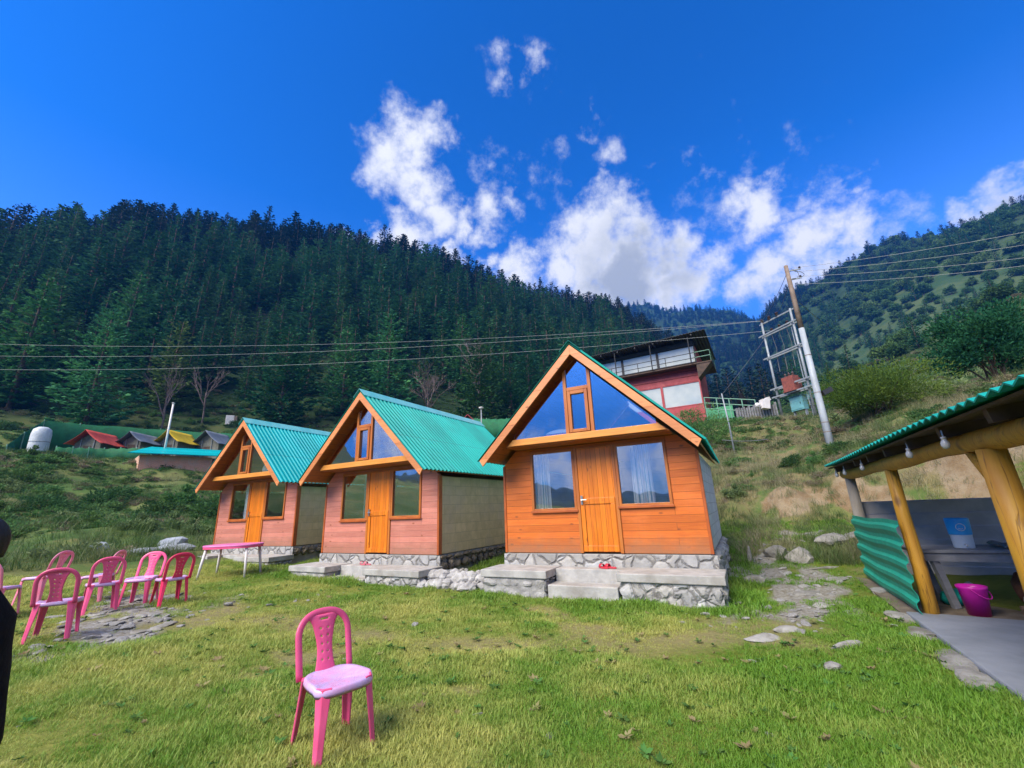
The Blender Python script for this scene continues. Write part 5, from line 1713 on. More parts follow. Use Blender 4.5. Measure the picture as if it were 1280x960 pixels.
def tent(px0, px1, pbase, papex, rr_, mat, label, yawd):
    a, c, ap = at(px0, pbase, rr_), at(px1, pbase, rr_), at((px0 + px1) / 2, papex, rr_)
    w = (Vector((c.x - a.x, c.y - a.y))).length; cx, cy = (a.x + c.x) / 2, (a.y + c.y) / 2
    zt = (a.z + c.z) / 2
    gzz = min(gz(cx, cy), zt - .9)
    root = empty('tent', (cx, cy, gzz), math.atan2(c.y - a.y, c.x - a.x) + R(yawd))
    tag(root, label, 'tent', 'ridge tents on the camp terrace')
    eh = zt - gzz; ah = ap.z - gzz; D = 3.2; w *= .86
    b = MB(); iw = w / 2 - .45
    b.prism([(-iw, 0), (iw, 0), (iw, eh + .12), (0, ah - .25), (-iw, eh + .12)], .35, D - .3)
    b.build('inner_tent', M['tent_body'], root)
    for s in (-1, 1):
        b = MB()
        b.grid(lambda i, j, s=s: (s * (w / 2) * i, -.25 + (D + .5) * j, ah - (ah - eh) * i ** .85 + .05 * math.sin(9 * j) * i - .12 * math.sin(math.pi * i) * .5), 8, 10)
        b.build('fly_sheet', mat, root, smooth=True, solid=.015)
    for x in (-.55, .55):
        MB().tube([(x * .2 if 0 else x, .3, 0), (x, .3, ah - .25 - abs(x) * (ah - eh) / (w / 2))], .035, 6).build('tent_pole', M['galv'], root)
    MB().box(-.33, .33, .325, .348, .0, eh * .92).build('door_flap', M['dark_wood'], root)
    return root


tent(70, 139, 555, 537, 55, M['tent_red'], 'tent with red fly sheet at the camp', -38)
tent(136, 186, 553, 539, 56, M['tent_grey'], 'grey tent between the red and the yellow tents', -38)
tent(183, 232, 553, 537, 57, M['tent_yellow'], 'tent with bright yellow fly sheet behind the flagpole', -38)
tent(226, 284, 556, 538, 58, M['tent_grey'], 'grey tent right of the yellow tent, above the brick hut', -38)


def net_fence(name, pts, h, label, npost=3):
    """pts: list of (px, py_top, range)"""
    P3 = [at(*q) for q in pts]
    o0 = P3[0]
    root = empty(name, (o0.x, o0.y, gz(o0.x, o0.y)))
    tag(root, label, 'fence', 'green net fences round the camp')
    T_ = Vector(root.location)
    b = MB(); n = 30; top = []; bot = []
    for i in range(n + 1):
        t = i / n * (len(P3) - 1); k = min(int(t), len(P3) - 2); f = t - k
        q = P3[k].lerp(P3[k + 1], f)
        top.append(q - T_ + Vector((0, 0, .05 * math.sin(i * 1.9)))); g_ = q - T_; g_.z = min(gz(q.x, q.y) - T_.z - .1, g_.z - h)
        g_.z = max(g_.z, q.z - T_.z - h * 1.6)
        bot.append(g_)
    mid = [(a + c) / 2 + Vector((.06 * math.sin(i), -.06 * math.cos(i * 1.3), 0)) for i, (a, c) in enumerate(zip(top, bot))]
    b.add(top + mid + bot, [(i, i + 1, n + 2 + i, n + 1 + i) for i in range(n)] + [(n + 1 + i, n + 2 + i, 2 * n + 3 + i, 2 * n + 2 + i) for i in range(n)])
    b.build('net', M['net_green'], root, smooth=True, solid=.01)
    for i in range(0, n + 1, 5):
        MB().tube([bot[i] + Vector((0, .05, -.2)), top[i] + Vector((0, .05, .12))], .05, 6).build('post', M['green_rail'], root)


net_fence('net_fence', [(8, 557, 58), (30, 541, 61), (55, 526, 64), (100, 530, 65), (200, 537, 66), (300, 543, 66), (345, 545, 66)], 1.9, 'tall green net fence rising behind the tents')
net_fence('net_fence', [(70, 559, 50), (130, 561, 50), (190, 560, 49)], 1.2, 'low green net fence in front of the red tent')
net_fence('net_fence', [(585, 523, 64), (620, 524, 63), (660, 522, 62)], 1.9, 'green net fence between the middle cabin and the orange cabin')
# wrapped tank
q = at(52, 543, 53)
wt_ = empty('wrapped_tank', (q.x, q.y, gz(q.x, q.y)))
tag(wt_, 'white plastic-wrapped tank standing in the net enclosure', 'tank')
hq = at(52, 534, 53).z - gz(q.x, q.y)
b = MB(); b.lathe([(.58, 0), (.63, .3), (.63, hq * .75), (.56, hq * .92), (.3, hq)], 20); b.build('tank', M['white_wrap'], wt_, smooth=True)
b = MB(); b.tube([(.64 * math.cos(a), .64 * math.sin(a), hq * .5) for a in np.linspace(0, 6.283, 25)], .03, 5, cap=False); b.build('strap', M['galv'], wt_)
# flagpole
q = at(207, 556, 48); zf = at(213, 504, 48).z
fp = empty('flagpole', (q.x, q.y, gz(q.x, q.y)))
tag(fp, 'white pole standing in front of the yellow tent', 'pole')
MB().tube([(0, 0, -.2), (0, 0, zf - gz(q.x, q.y))], [.09, .075], 10).build('shaft', M['white_plastic'], fp, smooth=True)
MB().lathe([(.12, 0), (.13, .06), (.02, .1)], 10, (0, 0, zf - gz(q.x, q.y))).build('cap', M['white_plastic'], fp)
# brick hut
M['brick'] = blocks('brick', (.78, .31, .18), (.64, .25, .14), (.6, .5, .4), .24, .08, .9, 'XZ', .012, .8, stain=(.5, .38, .28))
a, c = at(174, 575, 44), at(291, 572, 45)
hw = Vector((c.x - a.x, c.y - a.y)).length; hy = math.atan2(c.y - a.y, c.x - a.x)
hz0 = at(230, 600, 44).z - .3; hz1 = at(230, 570, 44).z - hz0
hut = empty('brick_hut', (a.x, a.y, hz0), hy)
tag(hut, 'low brick hut with a turquoise roof below the tents', 'hut')
b = MB(); b.box(0, hw * .76, 0, .25, -.5, hz1); b.box(0, .25, .25, 4, -.5, hz1); b.box(hw * .76 - .25, hw * .76, .25, 4, -.5, hz1); b.box(.25, hw * .76 - .25, 3.75, 4, -.5, hz1)
b.build('brick_wall', M['brick'], hut)
b = MB()
vs = [(-.8, -.5, hz1 + .03), (hw * 1.05, -.6, hz1 + .12), (hw * 1.05, 4.4, hz1 + 1.25), (1.0, 4.4, hz1 + 1.2)]
b.add(vs, [(0, 1, 2, 3)]).build('roof', M['roof_c'], hut, solid=.06)
MB().box(hw * .765, hw * .92, .05, .12, .1, hz1 - .05).build('door', simple('maroon_door', (.2, .02, .05), (.15, .015, .04), .6, 3), hut)
dsg = MB(); x0 = hw * .842; zc = hz1 * .48
dsg.box(x0 - .42, x0 + .42, .02, .048, zc + .12, zc + .2); dsg.box(x0 - .05, x0 + .05, .02, .048, zc - .42, zc + .118)
dsg.box(x0 - .3, x0 - .22, .02, .048, zc - .4, zc - .02); dsg.box(x0 - .3, x0 + .3, .02, .048, zc - .08, zc - .02) if False else None
for k in (-.3, -.02, .26):
    dsg.box(x0 + k - .1, x0 + k + .1, .02, .048, hz1 - .55, hz1 - .28)
dsg.build('painted_emblem', M['white_plastic'], hut)
# white box on the hillside, red-roofed hut and lamp behind the middle cabin, stone heap on the left meadow
q = at(292, 508, 78); z0 = gz(q.x, q.y); wz = at(292, 503, 78).z - z0
wb = empty('water_box', (q.x, q.y, z0), R(30))
tag(wb, 'small white box with a rusty side on the hillside', 'water box')
MB().box(-.75, .35, -.5, .5, -.6, min(max(wz, .7), 1.0)).build('white_case', M['white_plastic'], wb, bevel=.05)
MB().box(.352, .75, -.48, .48, -.6, min(max(wz, .7), 1.0) - .05).build('rusty_side', M['pole_rust'], wb, bevel=.03)
a, c = at(566, 522, 30), at(603, 533, 28)
rh = empty('red_roofed_hut', ((a.x + c.x) / 2, (a.y + c.y) / 2 + .6, gz((a.x + c.x) / 2, (a.y + c.y) / 2)))
zt = at(575, 519, 29.5).z - rh.location.z; ze_ = at(603, 533, 28.5).z - rh.location.z
tag(rh, 'small hut with a red tin roof behind the middle cabin', 'hut')
b = MB(); b.prism([(-.9, 0), (.9, 0), (.9, ze_), (0, zt - .05), (-.9, ze_)], 0, 2.4); b.build('wall', M['old_wood'], rh)
for s in (-1, 1):
    MB().add([(0, -.3, zt), (0, 2.7, zt), (s * 1.15, 2.7, ze_ - .1), (s * 1.15, -.3, ze_ - .1)], [(0, 1, 2, 3)]).build('roof_panel', M['house_red'], rh, solid=.04)
q = at(602, 540, 29); z0 = gz(q.x, q.y); zt = at(602, 512, 29).z
lp = empty('garden_lamp', (q.x, q.y, z0))
tag(lp, 'slim garden lamp post beside the red tin roof', 'lamp')
MB().tube([(0, 0, -.1), (0, 0, zt - z0)], .04, 8).build('post', M['galv'], lp, smooth=True)
MB().lathe([(.03, 0), (.16, .1), (.17, .16), (.03, .2)], 12, (0, 0, zt - z0)).build('lamp_shade', M['white_plastic'], lp, smooth=True)
for i, (px, py, sx, sy, sz, rzz) in enumerate(((188, 673, .55, .2, .14, 10), (210, 672, .5, .22, .18, 5), (232, 667, .4, .18, .16, 15), (172, 673, .3, .15, .12, 30), (222, 652, .5, .3, .3, 0), (130, 660, .35, .25, .22, 0))):
    q = at(px, py, 17.5 + .3 * i)
    tag(MB().rock((q.x, q.y, gz(q.x, q.y) + sz * .5), sx, sy, sz, 70 + i, R(rzz), 2).build('pale_boulder', M['rock_blue']),
        ('long bluish slab in the stone row left of the far cabin', 'widest pale slab in the stone row left of the far cabin', 'pale slab at the cabin end of the stone row', 'small bluish slab at the outer end of the stone row',
         'grey boulder half hidden in shrubs left of the far cabin', 'small boulder among the shrubs behind the chairs')[i], 'stone', 'stones on the left meadow')
for i, (px, py, rr_, sx, sy, sz, rzz, lb) in enumerate(((1047, 678, 13.0, .75, .28, .16, 25, 'long pale rock slab on the ledge beside the shed'), (1003, 706, 11.6, .34, .26, .22, 10, 'blocky grey boulder at the top of the stony path'),
                                                       (945, 740, 9.6, .22, .12, .12, -30, 'flat-topped pale stone in the grass beside the platform'), (972, 704, 12.0, .36, .26, .2, 0, 'low rounded boulder left of the blocky boulder'),
                                                       (938, 700, 11.6, .06, .05, .28, 0, 'thin upright white stone in the grass near the cabin corner'), (1035, 716, 11.2, .4, .07, .04, 5, 'thin flat plank-like stone across the path'),
                                                       (1068, 662, 13.6, .5, .3, .14, 30, 'upper pale slab on the ledge beside the shed'), (1100, 640, 15.5, .5, .35, .3, 0, 'pale boulder sticking out of the soil bank'))):
    q = at(px, py, rr_)
    tag(MB().rock((q.x, q.y, gz(q.x, q.y) + sz * .35), sx, sy, sz, 90 + i, R(rzz), 2).build('rock', M['rock_dull']), lb, 'rock', 'rocks near the path')
# pavers among the left chairs
r_ = random.Random(5)
for i in range(40):
    t = r_.random()
    x = -4.9 - 2.7 * t + r_.uniform(-.6, .6); y = 5.7 + 3.0 * t + r_.uniform(-.5, .5)
    tag(MB().rock((x, y, gz(x, y) + .008), r_.uniform(.07, .17), r_.uniform(.05, .11), .028, 200 + i, r_.uniform(0, 3), 2).build('paving_stone', M['rock_dull']),
        'flat grey paving stone in the grass under the chairs', 'paving stone', 'paving stones under the left chairs')

# ------------------------------------------------------------------ vegetation
M['bark'] = simple('bark', (.12, .085, .06), (.07, .05, .035), .9, 5, .3)
M['bark_grey'] = simple('grey_twigs', (.2, .15, .14), (.14, .1, .1), .9, 5, .2)
M['conifer'] = leafmat('dark_conifer', (.018, .10, .05), (.045, .155, .06), .42, .25, tint=(.04, .095, .03))
M['conifer_dark'] = leafmat('blackish_conifer', (.006, .028, .028), (.012, .046, .036), .3, .15, tint=(.025, .042, .024))  # same conifers with the ridge's backlit shade put into a darker colour
M['conifer_lit'] = leafmat('light_conifer', (.05, .21, .10), (.10, .28, .09), .15, .25)  # paler green needles of the single cedars and pines
M['broad'] = leafmat('broadleaf', (.04, .11, .04), (.08, .17, .05), .3, .3, tint=(.09, .14, .04))
M['shrub'] = leafmat('shrub_leaf', (.07, .19, .06), (.15, .28, .08), .25, .3, tint=(.17, .20, .09), scale=.9)
M['shrub_bright'] = leafmat('bright_shrub_leaf', (.075, .16, .03), (.14, .22, .04), .12, .35, scale=.5)
M['weed_leaf'] = leafmat('weed_leaf', (.07, .17, .04), (.12, .22, .05), .2, .25, scale=3)
M['dry'] = leafmat('dry_grass', (.3, .24, .11), (.42, .36, .2), .2, .3, tint=(.16, .17, .06), scale=2)
M['dry_twig'] = leafmat('dry_twigs', (.2, .16, .1), (.34, .29, .2), .25, .2, tint=(.12, .12, .06), scale=2)


def unit(v):
    return v / np.maximum(np.linalg.norm(v, axis=-1, keepdims=True), 1e-9)


def leaves(cen, axis, nrm, L, Wd):
    """kite shaped leaves: centres, growing direction, rough normal, length, width -> verts, quads"""
    n = len(cen)
    axis = unit(axis); side = unit(np.cross(axis, nrm))
    L = np.broadcast_to(np.asarray(L, float), (n,))[:, None]; Wd = np.broadcast_to(np.asarray(Wd, float), (n,))[:, None]
    v = np.stack([cen - axis * L * .5, cen + side * Wd * .5 - axis * L * .05, cen + axis * L * .5, cen - side * Wd * .5 - axis * L * .05], 1).reshape(-1, 3)
    return v, np.arange(4 * n).reshape(-1, 4)


def thing_tree(name, label, cat, group, trunk_me, crown_me):
    root = empty(name, (0, 0, -500))
    tag(root, label, cat, group)
    for nm, me in (('trunk', trunk_me), ('crown', crown_me)):
        if me is None:
            continue
        o = bpy.data.objects.new(nm, me); COL.objects.link(o); o.parent = root
    return root


def mesh_of(mb, name, mat, smooth=True):
    me = bpy.data.meshes.new(name)
    me.from_pydata([tuple(v) for v in mb.v], [], mb.f); me.materials.append(mat)
    if smooth:
        me.polygons.foreach_set('use_smooth', [True] * len(me.polygons))
    me.update()
    return me


def conifer(seed, H=15.0, Rm=2.6, base=.08, p=.9, nw=24, nb=7, dens=1.0, mat='conifer', droop=.25, upt=.2, spray=.55, irr=.25, fluff=.6):
    g = np.random.default_rng(seed)
    C, A, Nn, LL, WW = [], [], [], [], []
    tw = MB(); lean = g.normal(0, .015, 2)
    tw.tube([(lean[0] * z * z / H, lean[1] * z * z / H, z) for z in np.linspace(-.6, H * .97, 8)], [H * .016 * (1 - .9 * t) + .02 for t in np.linspace(0, 1, 8)], 7)
    for w in range(nw):
        t = base + (1 - base) * (w + g.uniform(-.3, .3)) / nw
        t = min(max(t, base), .985)
        z0 = t * H
        q = (t - base) / (1 - base)
        Lm = Rm * ((1 - q) ** p) * (.55 + .45 * min(1, q / .12)) + .18
        off = g.uniform(0, 6.28)
        k = max(4, int(nb * (.6 + .6 * (1 - q))))
        for b_ in range(k):
            a = off + 6.283 * b_ / k + g.uniform(-.35, .35)
            L = Lm * g.uniform(1 - irr * 1.6, 1 + irr)
            d = np.array([math.cos(a), math.sin(a), 0])
            ns = max(3, int(L / (spray * .42) * dens))
            s = np.sqrt(g.uniform(.03, 1, ns)) if ns > 3 else np.linspace(.4, 1, ns)
            lift = (.55 * q - droop * (1 - q))
            pos = d[None] * (s * L)[:, None]
            pos[:, 2] = z0 + lift * s * L + upt * s ** 3 * L * .5 + g.normal(0, .05, ns)
            pos[:, :2] += lean * (z0 * z0 / H)
            sd = np.array([-d[1], d[0], 0])
            lat = g.uniform(-1, 1, ns) * .34 * L * (1.05 - s) + g.normal(0, .08, ns)
            pos += sd[None] * lat[:, None]
            ax = d[None] * 1.0 + sd[None] * (np.sign(lat) * g.uniform(.2, .9, ns))[:, None]
            ax[:, 2] += g.normal(lift * .5 - .1, .25, ns)
            nn = np.array([0, 0, 1.0])[None] + g.normal(0, fluff, (ns, 3))
            C.append(pos); A.append(ax); Nn.append(nn)
            f = g.uniform(.7, 1.35, ns)
            LL.append(spray * f * (1 - .35 * q)); WW.append(spray * .52 * f * (1 - .3 * q))
            if g.random() < .3 and L > .8:
                e = pos[np.argmax(s)]
                tw.tube([(lean[0] * z0 * z0 / H, lean[1] * z0 * z0 / H, z0), tuple(d * L * .5 + np.array([0, 0, z0 + lift * L * .5])), tuple(e)], [.05, .03, .01], 4, cap=False)
    v, f = leaves(np.vstack(C), np.vstack(A), np.vstack(Nn), np.concatenate(LL), np.concatenate(WW))
    return mesh_of(tw, 'trunk', M['bark']), np_mesh('crown', v, f, M[mat])


def bushmesh(seed, rx, ry, rz, n, leaf, mat, stems=7, arch=.0, clumps=14, z0=.0, elong=2.2):
    """leafy clumps spread through a crown volume, with stems"""
    g = np.random.default_rng(seed)
    cc = []
    for k in range(clumps):
        d = unit(g.normal(0, 1, 3)); d[2] = abs(d[2]) * .95
        rr_ = g.uniform(.35, .95)
        cc.append((d * rr_ * np.array([rx, ry, rz]) + np.array([0, 0, z0]), g.uniform(.22, .5)))
    C, A, Nn = [], [], []
    per = n // clumps
    for c, s in cc:
        d = unit(g.normal(0, 1, (per, 3)))
        rad = s * g.uniform(.3, 1, per) ** .5
        pos = c[None] + d * rad[:, None] * np.array([rx, ry, rz * .8])
        pos[:, 2] = np.maximum(pos[:, 2], .02)
        ax = d * .8 + g.normal(0, .5, (per, 3)) + unit(c[None] + 1e-6) * arch
        ax[:, 2] += .3
        C.append(pos); A.append(ax); Nn.append(d + g.normal(0, .6, (per, 3)))
    C = np.vstack(C); A = np.vstack(A); Nn = np.vstack(Nn)
    L = leaf * g.uniform(.7, 1.5, len(C))
    v, f = leaves(C, A, Nn, L, L / elong)
    tw = MB()
    for k in range(stems):
        c = cc[g.integers(len(cc))][0]
        tw.tube([(g.normal(0, rx * .08), g.normal(0, ry * .08), -.3), (c[0] * .4, c[1] * .4, c[2] * .55), tuple(c)], [.02 + rz * .012, .015 + rz * .008, .008], 5, cap=False)
    return mesh_of(tw, 'stems', M['bark']), np_mesh('foliage', v, f, M[mat])


def bare_tree(seed, H, spread, mat, depth=5):
    g = random.Random(seed); tw = MB()

    def grow(p, d, L, r_, k):
        q = p + d * L
        m_ = (p + q) / 2 + Vector((g.uniform(-.05, .05), g.uniform(-.05, .05), g.uniform(-.03, .03))) * L
        tw.tube([p, m_, q], [r_, r_ * .85, r_ * .68], 5 if k > 1 else 4, cap=False)
        if k == 0:
            return
        for _ in range(g.choice((2, 3, 3)) if k > 1 else 4):
            dd = (d + Vector((g.uniform(-1, 1), g.uniform(-1, 1), g.uniform(-.15, .6))) * spread).normalized()
            grow(p.lerp(q, g.uniform(.55, 1)), dd, L * g.uniform(.55, .8), r_ * .6, k - 1)
    grow(Vector((0, 0, -.3)), Vector((0, 0, 1)), H * .36, H * .013, depth)
    return mesh_of(tw, 'branches', mat)


# -- conifers of the slope: prototypes
SHAPES = [dict(Rm=3.3, base=.05, p=.85, nw=24, nb=8), dict(Rm=2.8, base=.05, p=.75, nw=26, nb=8), dict(Rm=3.7, base=.08, p=.95, nw=22, nb=8, irr=.4), dict(Rm=3.3, base=.1, p=.62, nw=22, nb=8, irr=.45, droop=.1)]
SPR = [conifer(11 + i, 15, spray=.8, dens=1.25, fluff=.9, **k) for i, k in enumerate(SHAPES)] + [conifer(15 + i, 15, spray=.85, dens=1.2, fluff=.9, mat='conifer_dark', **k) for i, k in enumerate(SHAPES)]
LBL = ['slender dark conifer standing in the dense forest slope', 'narrow pointed dark conifer in the dense forest slope', 'broad ragged dark conifer in the dense forest slope',
       'full dark conifer with uneven outline in the forest slope', 'blackish conifer in the upper dark band of forest', 'narrow shade-coloured conifer in the upper dark band of forest',
       'broad blackish conifer in the upper dark band of forest', 'uneven shade-coloured conifer in the upper dark band of forest']
protos = [thing_tree('conifer_tree', LBL[i], 'tree', 'conifers on the forest slope', *SPR[i]) for i in range(8)]
pk = [[(c, []) for c in children_of(p_)] for p_ in protos]

FOOT = ([-75, -62, -55, -45, -38, -30, -22, -11, -3, 6, 14, 20, 24, 27], [78, 80, 82, 84, 86, 82, 84, 86, 84, 88, 95, 105, 130, 200])
CREST = ([-75, -55, -45, -34, -24, -11, 0, 8, 14, 18.5, 22.5, 24.5, 27], [205, 197, 197, 197, 197, 207, 232, 258, 288, 308, 318, 300, 260])
spots = []
g = np.random.default_rng(21)
az = -64.0
for r0 in np.arange(78, 326, 5.0):
    step = math.degrees(5.3 / r0)
    for a in np.arange(-64, 26, step):
        rr_ = r0 + g.uniform(-1.9, 1.9); aa = a + g.uniform(-.4, .4) * step
        fo, cr__ = np.interp(aa, *FOOT), np.interp(aa, *CREST)
        if rr_ < fo + g.uniform(0, 5) or rr_ > cr__ + 6:
            continue
        if rr_ < fo + 10 and g.random() < .15:
            continue
        if aa > 20 and g.random() < .3:
            continue
        spots.append((aa, rr_, cr__ - rr_))
SP = []
for (aa, rr_, dcr) in spots:
    x, y = polar(aa, rr_)
    H = g.uniform(9.5, 19) if dcr > 12 else g.uniform(13, 19.5)
    if rr_ < np.interp(aa, *FOOT) + 16:
        H *= g.uniform(.6, .95)
    dark = dcr + 14 * wob(x, y, 40, 7) < np.interp(aa, [-60, -20, 10, 24], [46, 50, 70, 120])  # upper band takes the copies with shade in their colour
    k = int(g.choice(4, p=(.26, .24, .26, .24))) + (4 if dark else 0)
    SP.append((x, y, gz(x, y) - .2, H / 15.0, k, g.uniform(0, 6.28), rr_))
# drop the ones standing in the way of special trees
SPECIAL = [  # px, py base, range, height px-top, prototype, scale xy, label, mesh kind
    (112, 507, 74, 378, 'cedar', 'big pale green layered cedar on the left above the tents'),
    (14, 500, 84, 330, 'cedar2', 'pale green pine at the left edge of the forest'),
    (352, 507, 76, 408, 'dense', 'dense dark green cypress with broad foot above the white box'),
    (428, 502, 80, 404, 'cedar2', 'mid green cedar left of the tall green spruce'),
    (484, 500, 80, 388, 'cedar', 'tall bright green spruce above the middle cabin'),
    (152, 440, 100, 332, 'cedar2', 'pale green pine rising behind the layered cedar'),
    (600, 515, 70, 430, 'dense', 'bushy dark green tree above the net left of the orange cabin'),
    (640, 520, 74, 455, 'dense', 'rounded dark green tree beside the bushy one above the net'),
    (662, 500, 84, 440, 'dense', 'dark round-topped tree behind the gable of the orange cabin'),
    (210, 490, 82, 395, 'olive', 'olive brown conifer right of the layered cedar'),
    (577, 470, 92, 390, 'cedar2', 'mid green spruce left of the bushy dark trees'),
]
far_stuff = []
ang = []
SPx = [s for s in SP]
for (px, py, rr_, pyt, kd, lb) in SPECIAL:
    q = at(px, py, rr_)
    SPx = [s for s in SPx if (s[0] - q.x) ** 2 + (s[1] - q.y) ** 2 > 10 and not (abs(math.degrees(math.atan2(s[0], s[1])) - math.degrees(math.atan2(q.x, q.y))) < 1.7 and s[6] < rr_)]
SPx.sort(key=lambda s: s[6] / s[3])
NEAR, FAR = SPx[:285], SPx[285:]
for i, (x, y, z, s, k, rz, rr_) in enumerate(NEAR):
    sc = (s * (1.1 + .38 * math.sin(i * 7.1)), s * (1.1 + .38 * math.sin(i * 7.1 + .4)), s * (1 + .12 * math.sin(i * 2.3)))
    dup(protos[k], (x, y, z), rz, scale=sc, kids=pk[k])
for p_, kk in zip(protos, pk):
    for c, _ in kk:
        bpy.data.objects.remove(c)
    bpy.data.objects.remove(p_)

KIND = {'cedar': conifer(31, 15, 4.2, .05, .7, 21, 10, 2.2, 'conifer_lit', .12, .3, .6, .35), 'cedar2': conifer(32, 15, 3.6, .06, .75, 24, 9, 2.2, 'conifer_lit', .15, .3, .55, .35),
        'dense': conifer(33, 15, 4.4, .03, .5, 26, 11, 2.2, 'conifer', .05, .35, .6, .3), 'olive': conifer(34, 15, 3.6, .08, .65, 22, 9, 2.0, 'broad', .05, .2, .55, .35)}
for (px, py, rr_, pyt, kd, lb) in SPECIAL:
    q = at(px, py, rr_); z0 = gz(q.x, q.y); zt = at(px, pyt, rr_).z
    t = thing_tree('conifer_tree', lb, 'tree', None, *KIND[kd])
    s = max(.3, (zt - z0) / 15.0)
    t.location = (q.x, q.y, z0 - .1); t.scale = (s * 1.0, s * 1.0, s); t.rotation_euler.z = px * .37

# bare trees
for (px, py, rr_, pyt, sd, dp, sprd, lb) in ((535, 512, 66, 445, 3, 6, .75, 'bare purple-grey tree above the middle cabin roof'), (208, 500, 74, 440, 5, 5, .55, 'slim bare grey tree right of the layered cedar'),
                                            (258, 495, 78, 440, 8, 5, .5, 'thin bare sapling left of the dense cypress'), (600, 470, 82, 415, 9, 5, .6, 'bare brown tree among the conifers')):
    q = at(px, py, rr_); z0 = gz(q.x, q.y); H = at(px, pyt, rr_).z - z0
    t = empty('bare_tree', (q.x, q.y, z0)); tag(t, lb, 'tree', 'leafless trees on the slope')
    o = bpy.data.objects.new('branches', bare_tree(sd, H, sprd, M['bark_grey'], dp)); COL.objects.link(o); o.parent = t


# -- geometry-node scatter for masses nobody could count
def scatter(name, label, cat, pts, rots, scl, idx, meshes, tint=None):
    colc = bpy.data.collections.new(name + '_kinds')
    for i, me in enumerate(meshes):
        o = bpy.data.objects.new('%s_kind_%02d' % (name, i), me)
        colc.objects.link(o)
    me = bpy.data.meshes.new(name)
    n = len(pts)
    me.vertices.add(n); me.vertices.foreach_set('co', np.asarray(pts, np.float32).ravel())
    a_ = me.attributes.new('rot', 'FLOAT_VECTOR', 'POINT'); a_.data.foreach_set('vector', np.asarray(rots, np.float32).ravel())
    a_ = me.attributes.new('scl', 'FLOAT_VECTOR', 'POINT'); a_.data.foreach_set('vector', np.asarray(scl, np.float32).ravel())
    a_ = me.attributes.new('idx', 'INT', 'POINT'); a_.data.foreach_set('value', np.asarray(idx, np.int32))
    a_ = me.attributes.new('tint', 'FLOAT', 'POINT'); a_.data.foreach_set('value', np.asarray(tint if tint is not None else np.zeros(n), np.float32))
    o = bpy.data.objects.new(name, me); COL.objects.link(o)
    ng = bpy.data.node_groups.new(name, 'GeometryNodeTree')
    ng.interface.new_socket('Geometry', in_out='INPUT', socket_type='NodeSocketGeometry')
    ng.interface.new_socket('Geometry', in_out='OUTPUT', socket_type='NodeSocketGeometry')
    gi = ng.nodes.new('NodeGroupInput'); go = ng.nodes.new('NodeGroupOutput')
    ci = ng.nodes.new('GeometryNodeCollectionInfo'); ci.inputs['Collection'].default_value = colc
    ci.inputs['Separate Children'].default_value = True; ci.inputs['Reset Children'].default_value = True

    def na_(nm, tp_):
        k = ng.nodes.new('GeometryNodeInputNamedAttribute'); k.data_type = tp_; k.inputs['Name'].default_value = nm
        return k.outputs['Attribute']
    ip = ng.nodes.new('GeometryNodeInstanceOnPoints')
    ip.inputs['Pick Instance'].default_value = True
    ng.links.new(gi.outputs[0], ip.inputs['Points']); ng.links.new(ci.outputs[0], ip.inputs['Instance'])
    ng.links.new(na_('idx', 'INT'), ip.inputs['Instance Index'])
    er = ng.nodes.new('FunctionNodeEulerToRotation')
    ng.links.new(na_('rot', 'FLOAT_VECTOR'), er.inputs[0]); ng.links.new(er.outputs[0], ip.inputs['Rotation'])
    ng.links.new(na_('scl', 'FLOAT_VECTOR'), ip.inputs['Scale'])
    ng.links.new(ip.outputs[0], go.inputs[0])
    md = o.modifiers.new('scatter', 'NODES'); md.node_group = ng
    return tag(o, label, cat, kind='stuff')


# far conifers on the slope: trunk and crown in one mesh
def joined(tr, cr__):
    bm = bmesh.new(); bm.from_mesh(tr); bm.from_mesh(cr__)
    me = bpy.data.meshes.new('far_tree'); 
    nt_ = len(tr.polygons)
    bm.to_mesh(me); bm.free()
    me.materials.append(tr.materials[0]); me.materials.append(cr__.materials[0])
    mi = np.ones(len(me.polygons), np.int32); mi[:nt_] = 0
    me.polygons.foreach_set('material_index', mi)
    return me


FARM = [joined(*s) for s in SPR]
pts = [(s[0], s[1], s[2]) for s in FAR]
scatter('hillside_forest', 'dense dark conifer forest covering the upper mountain slope', 'forest', pts, [(0, 0, s[5]) for s in FAR],
        [(s[3] * random.uniform(.85, 1.25), s[3] * random.uniform(.85, 1.25), s[3]) for s in FAR], [s[4] for s in FAR], FARM)

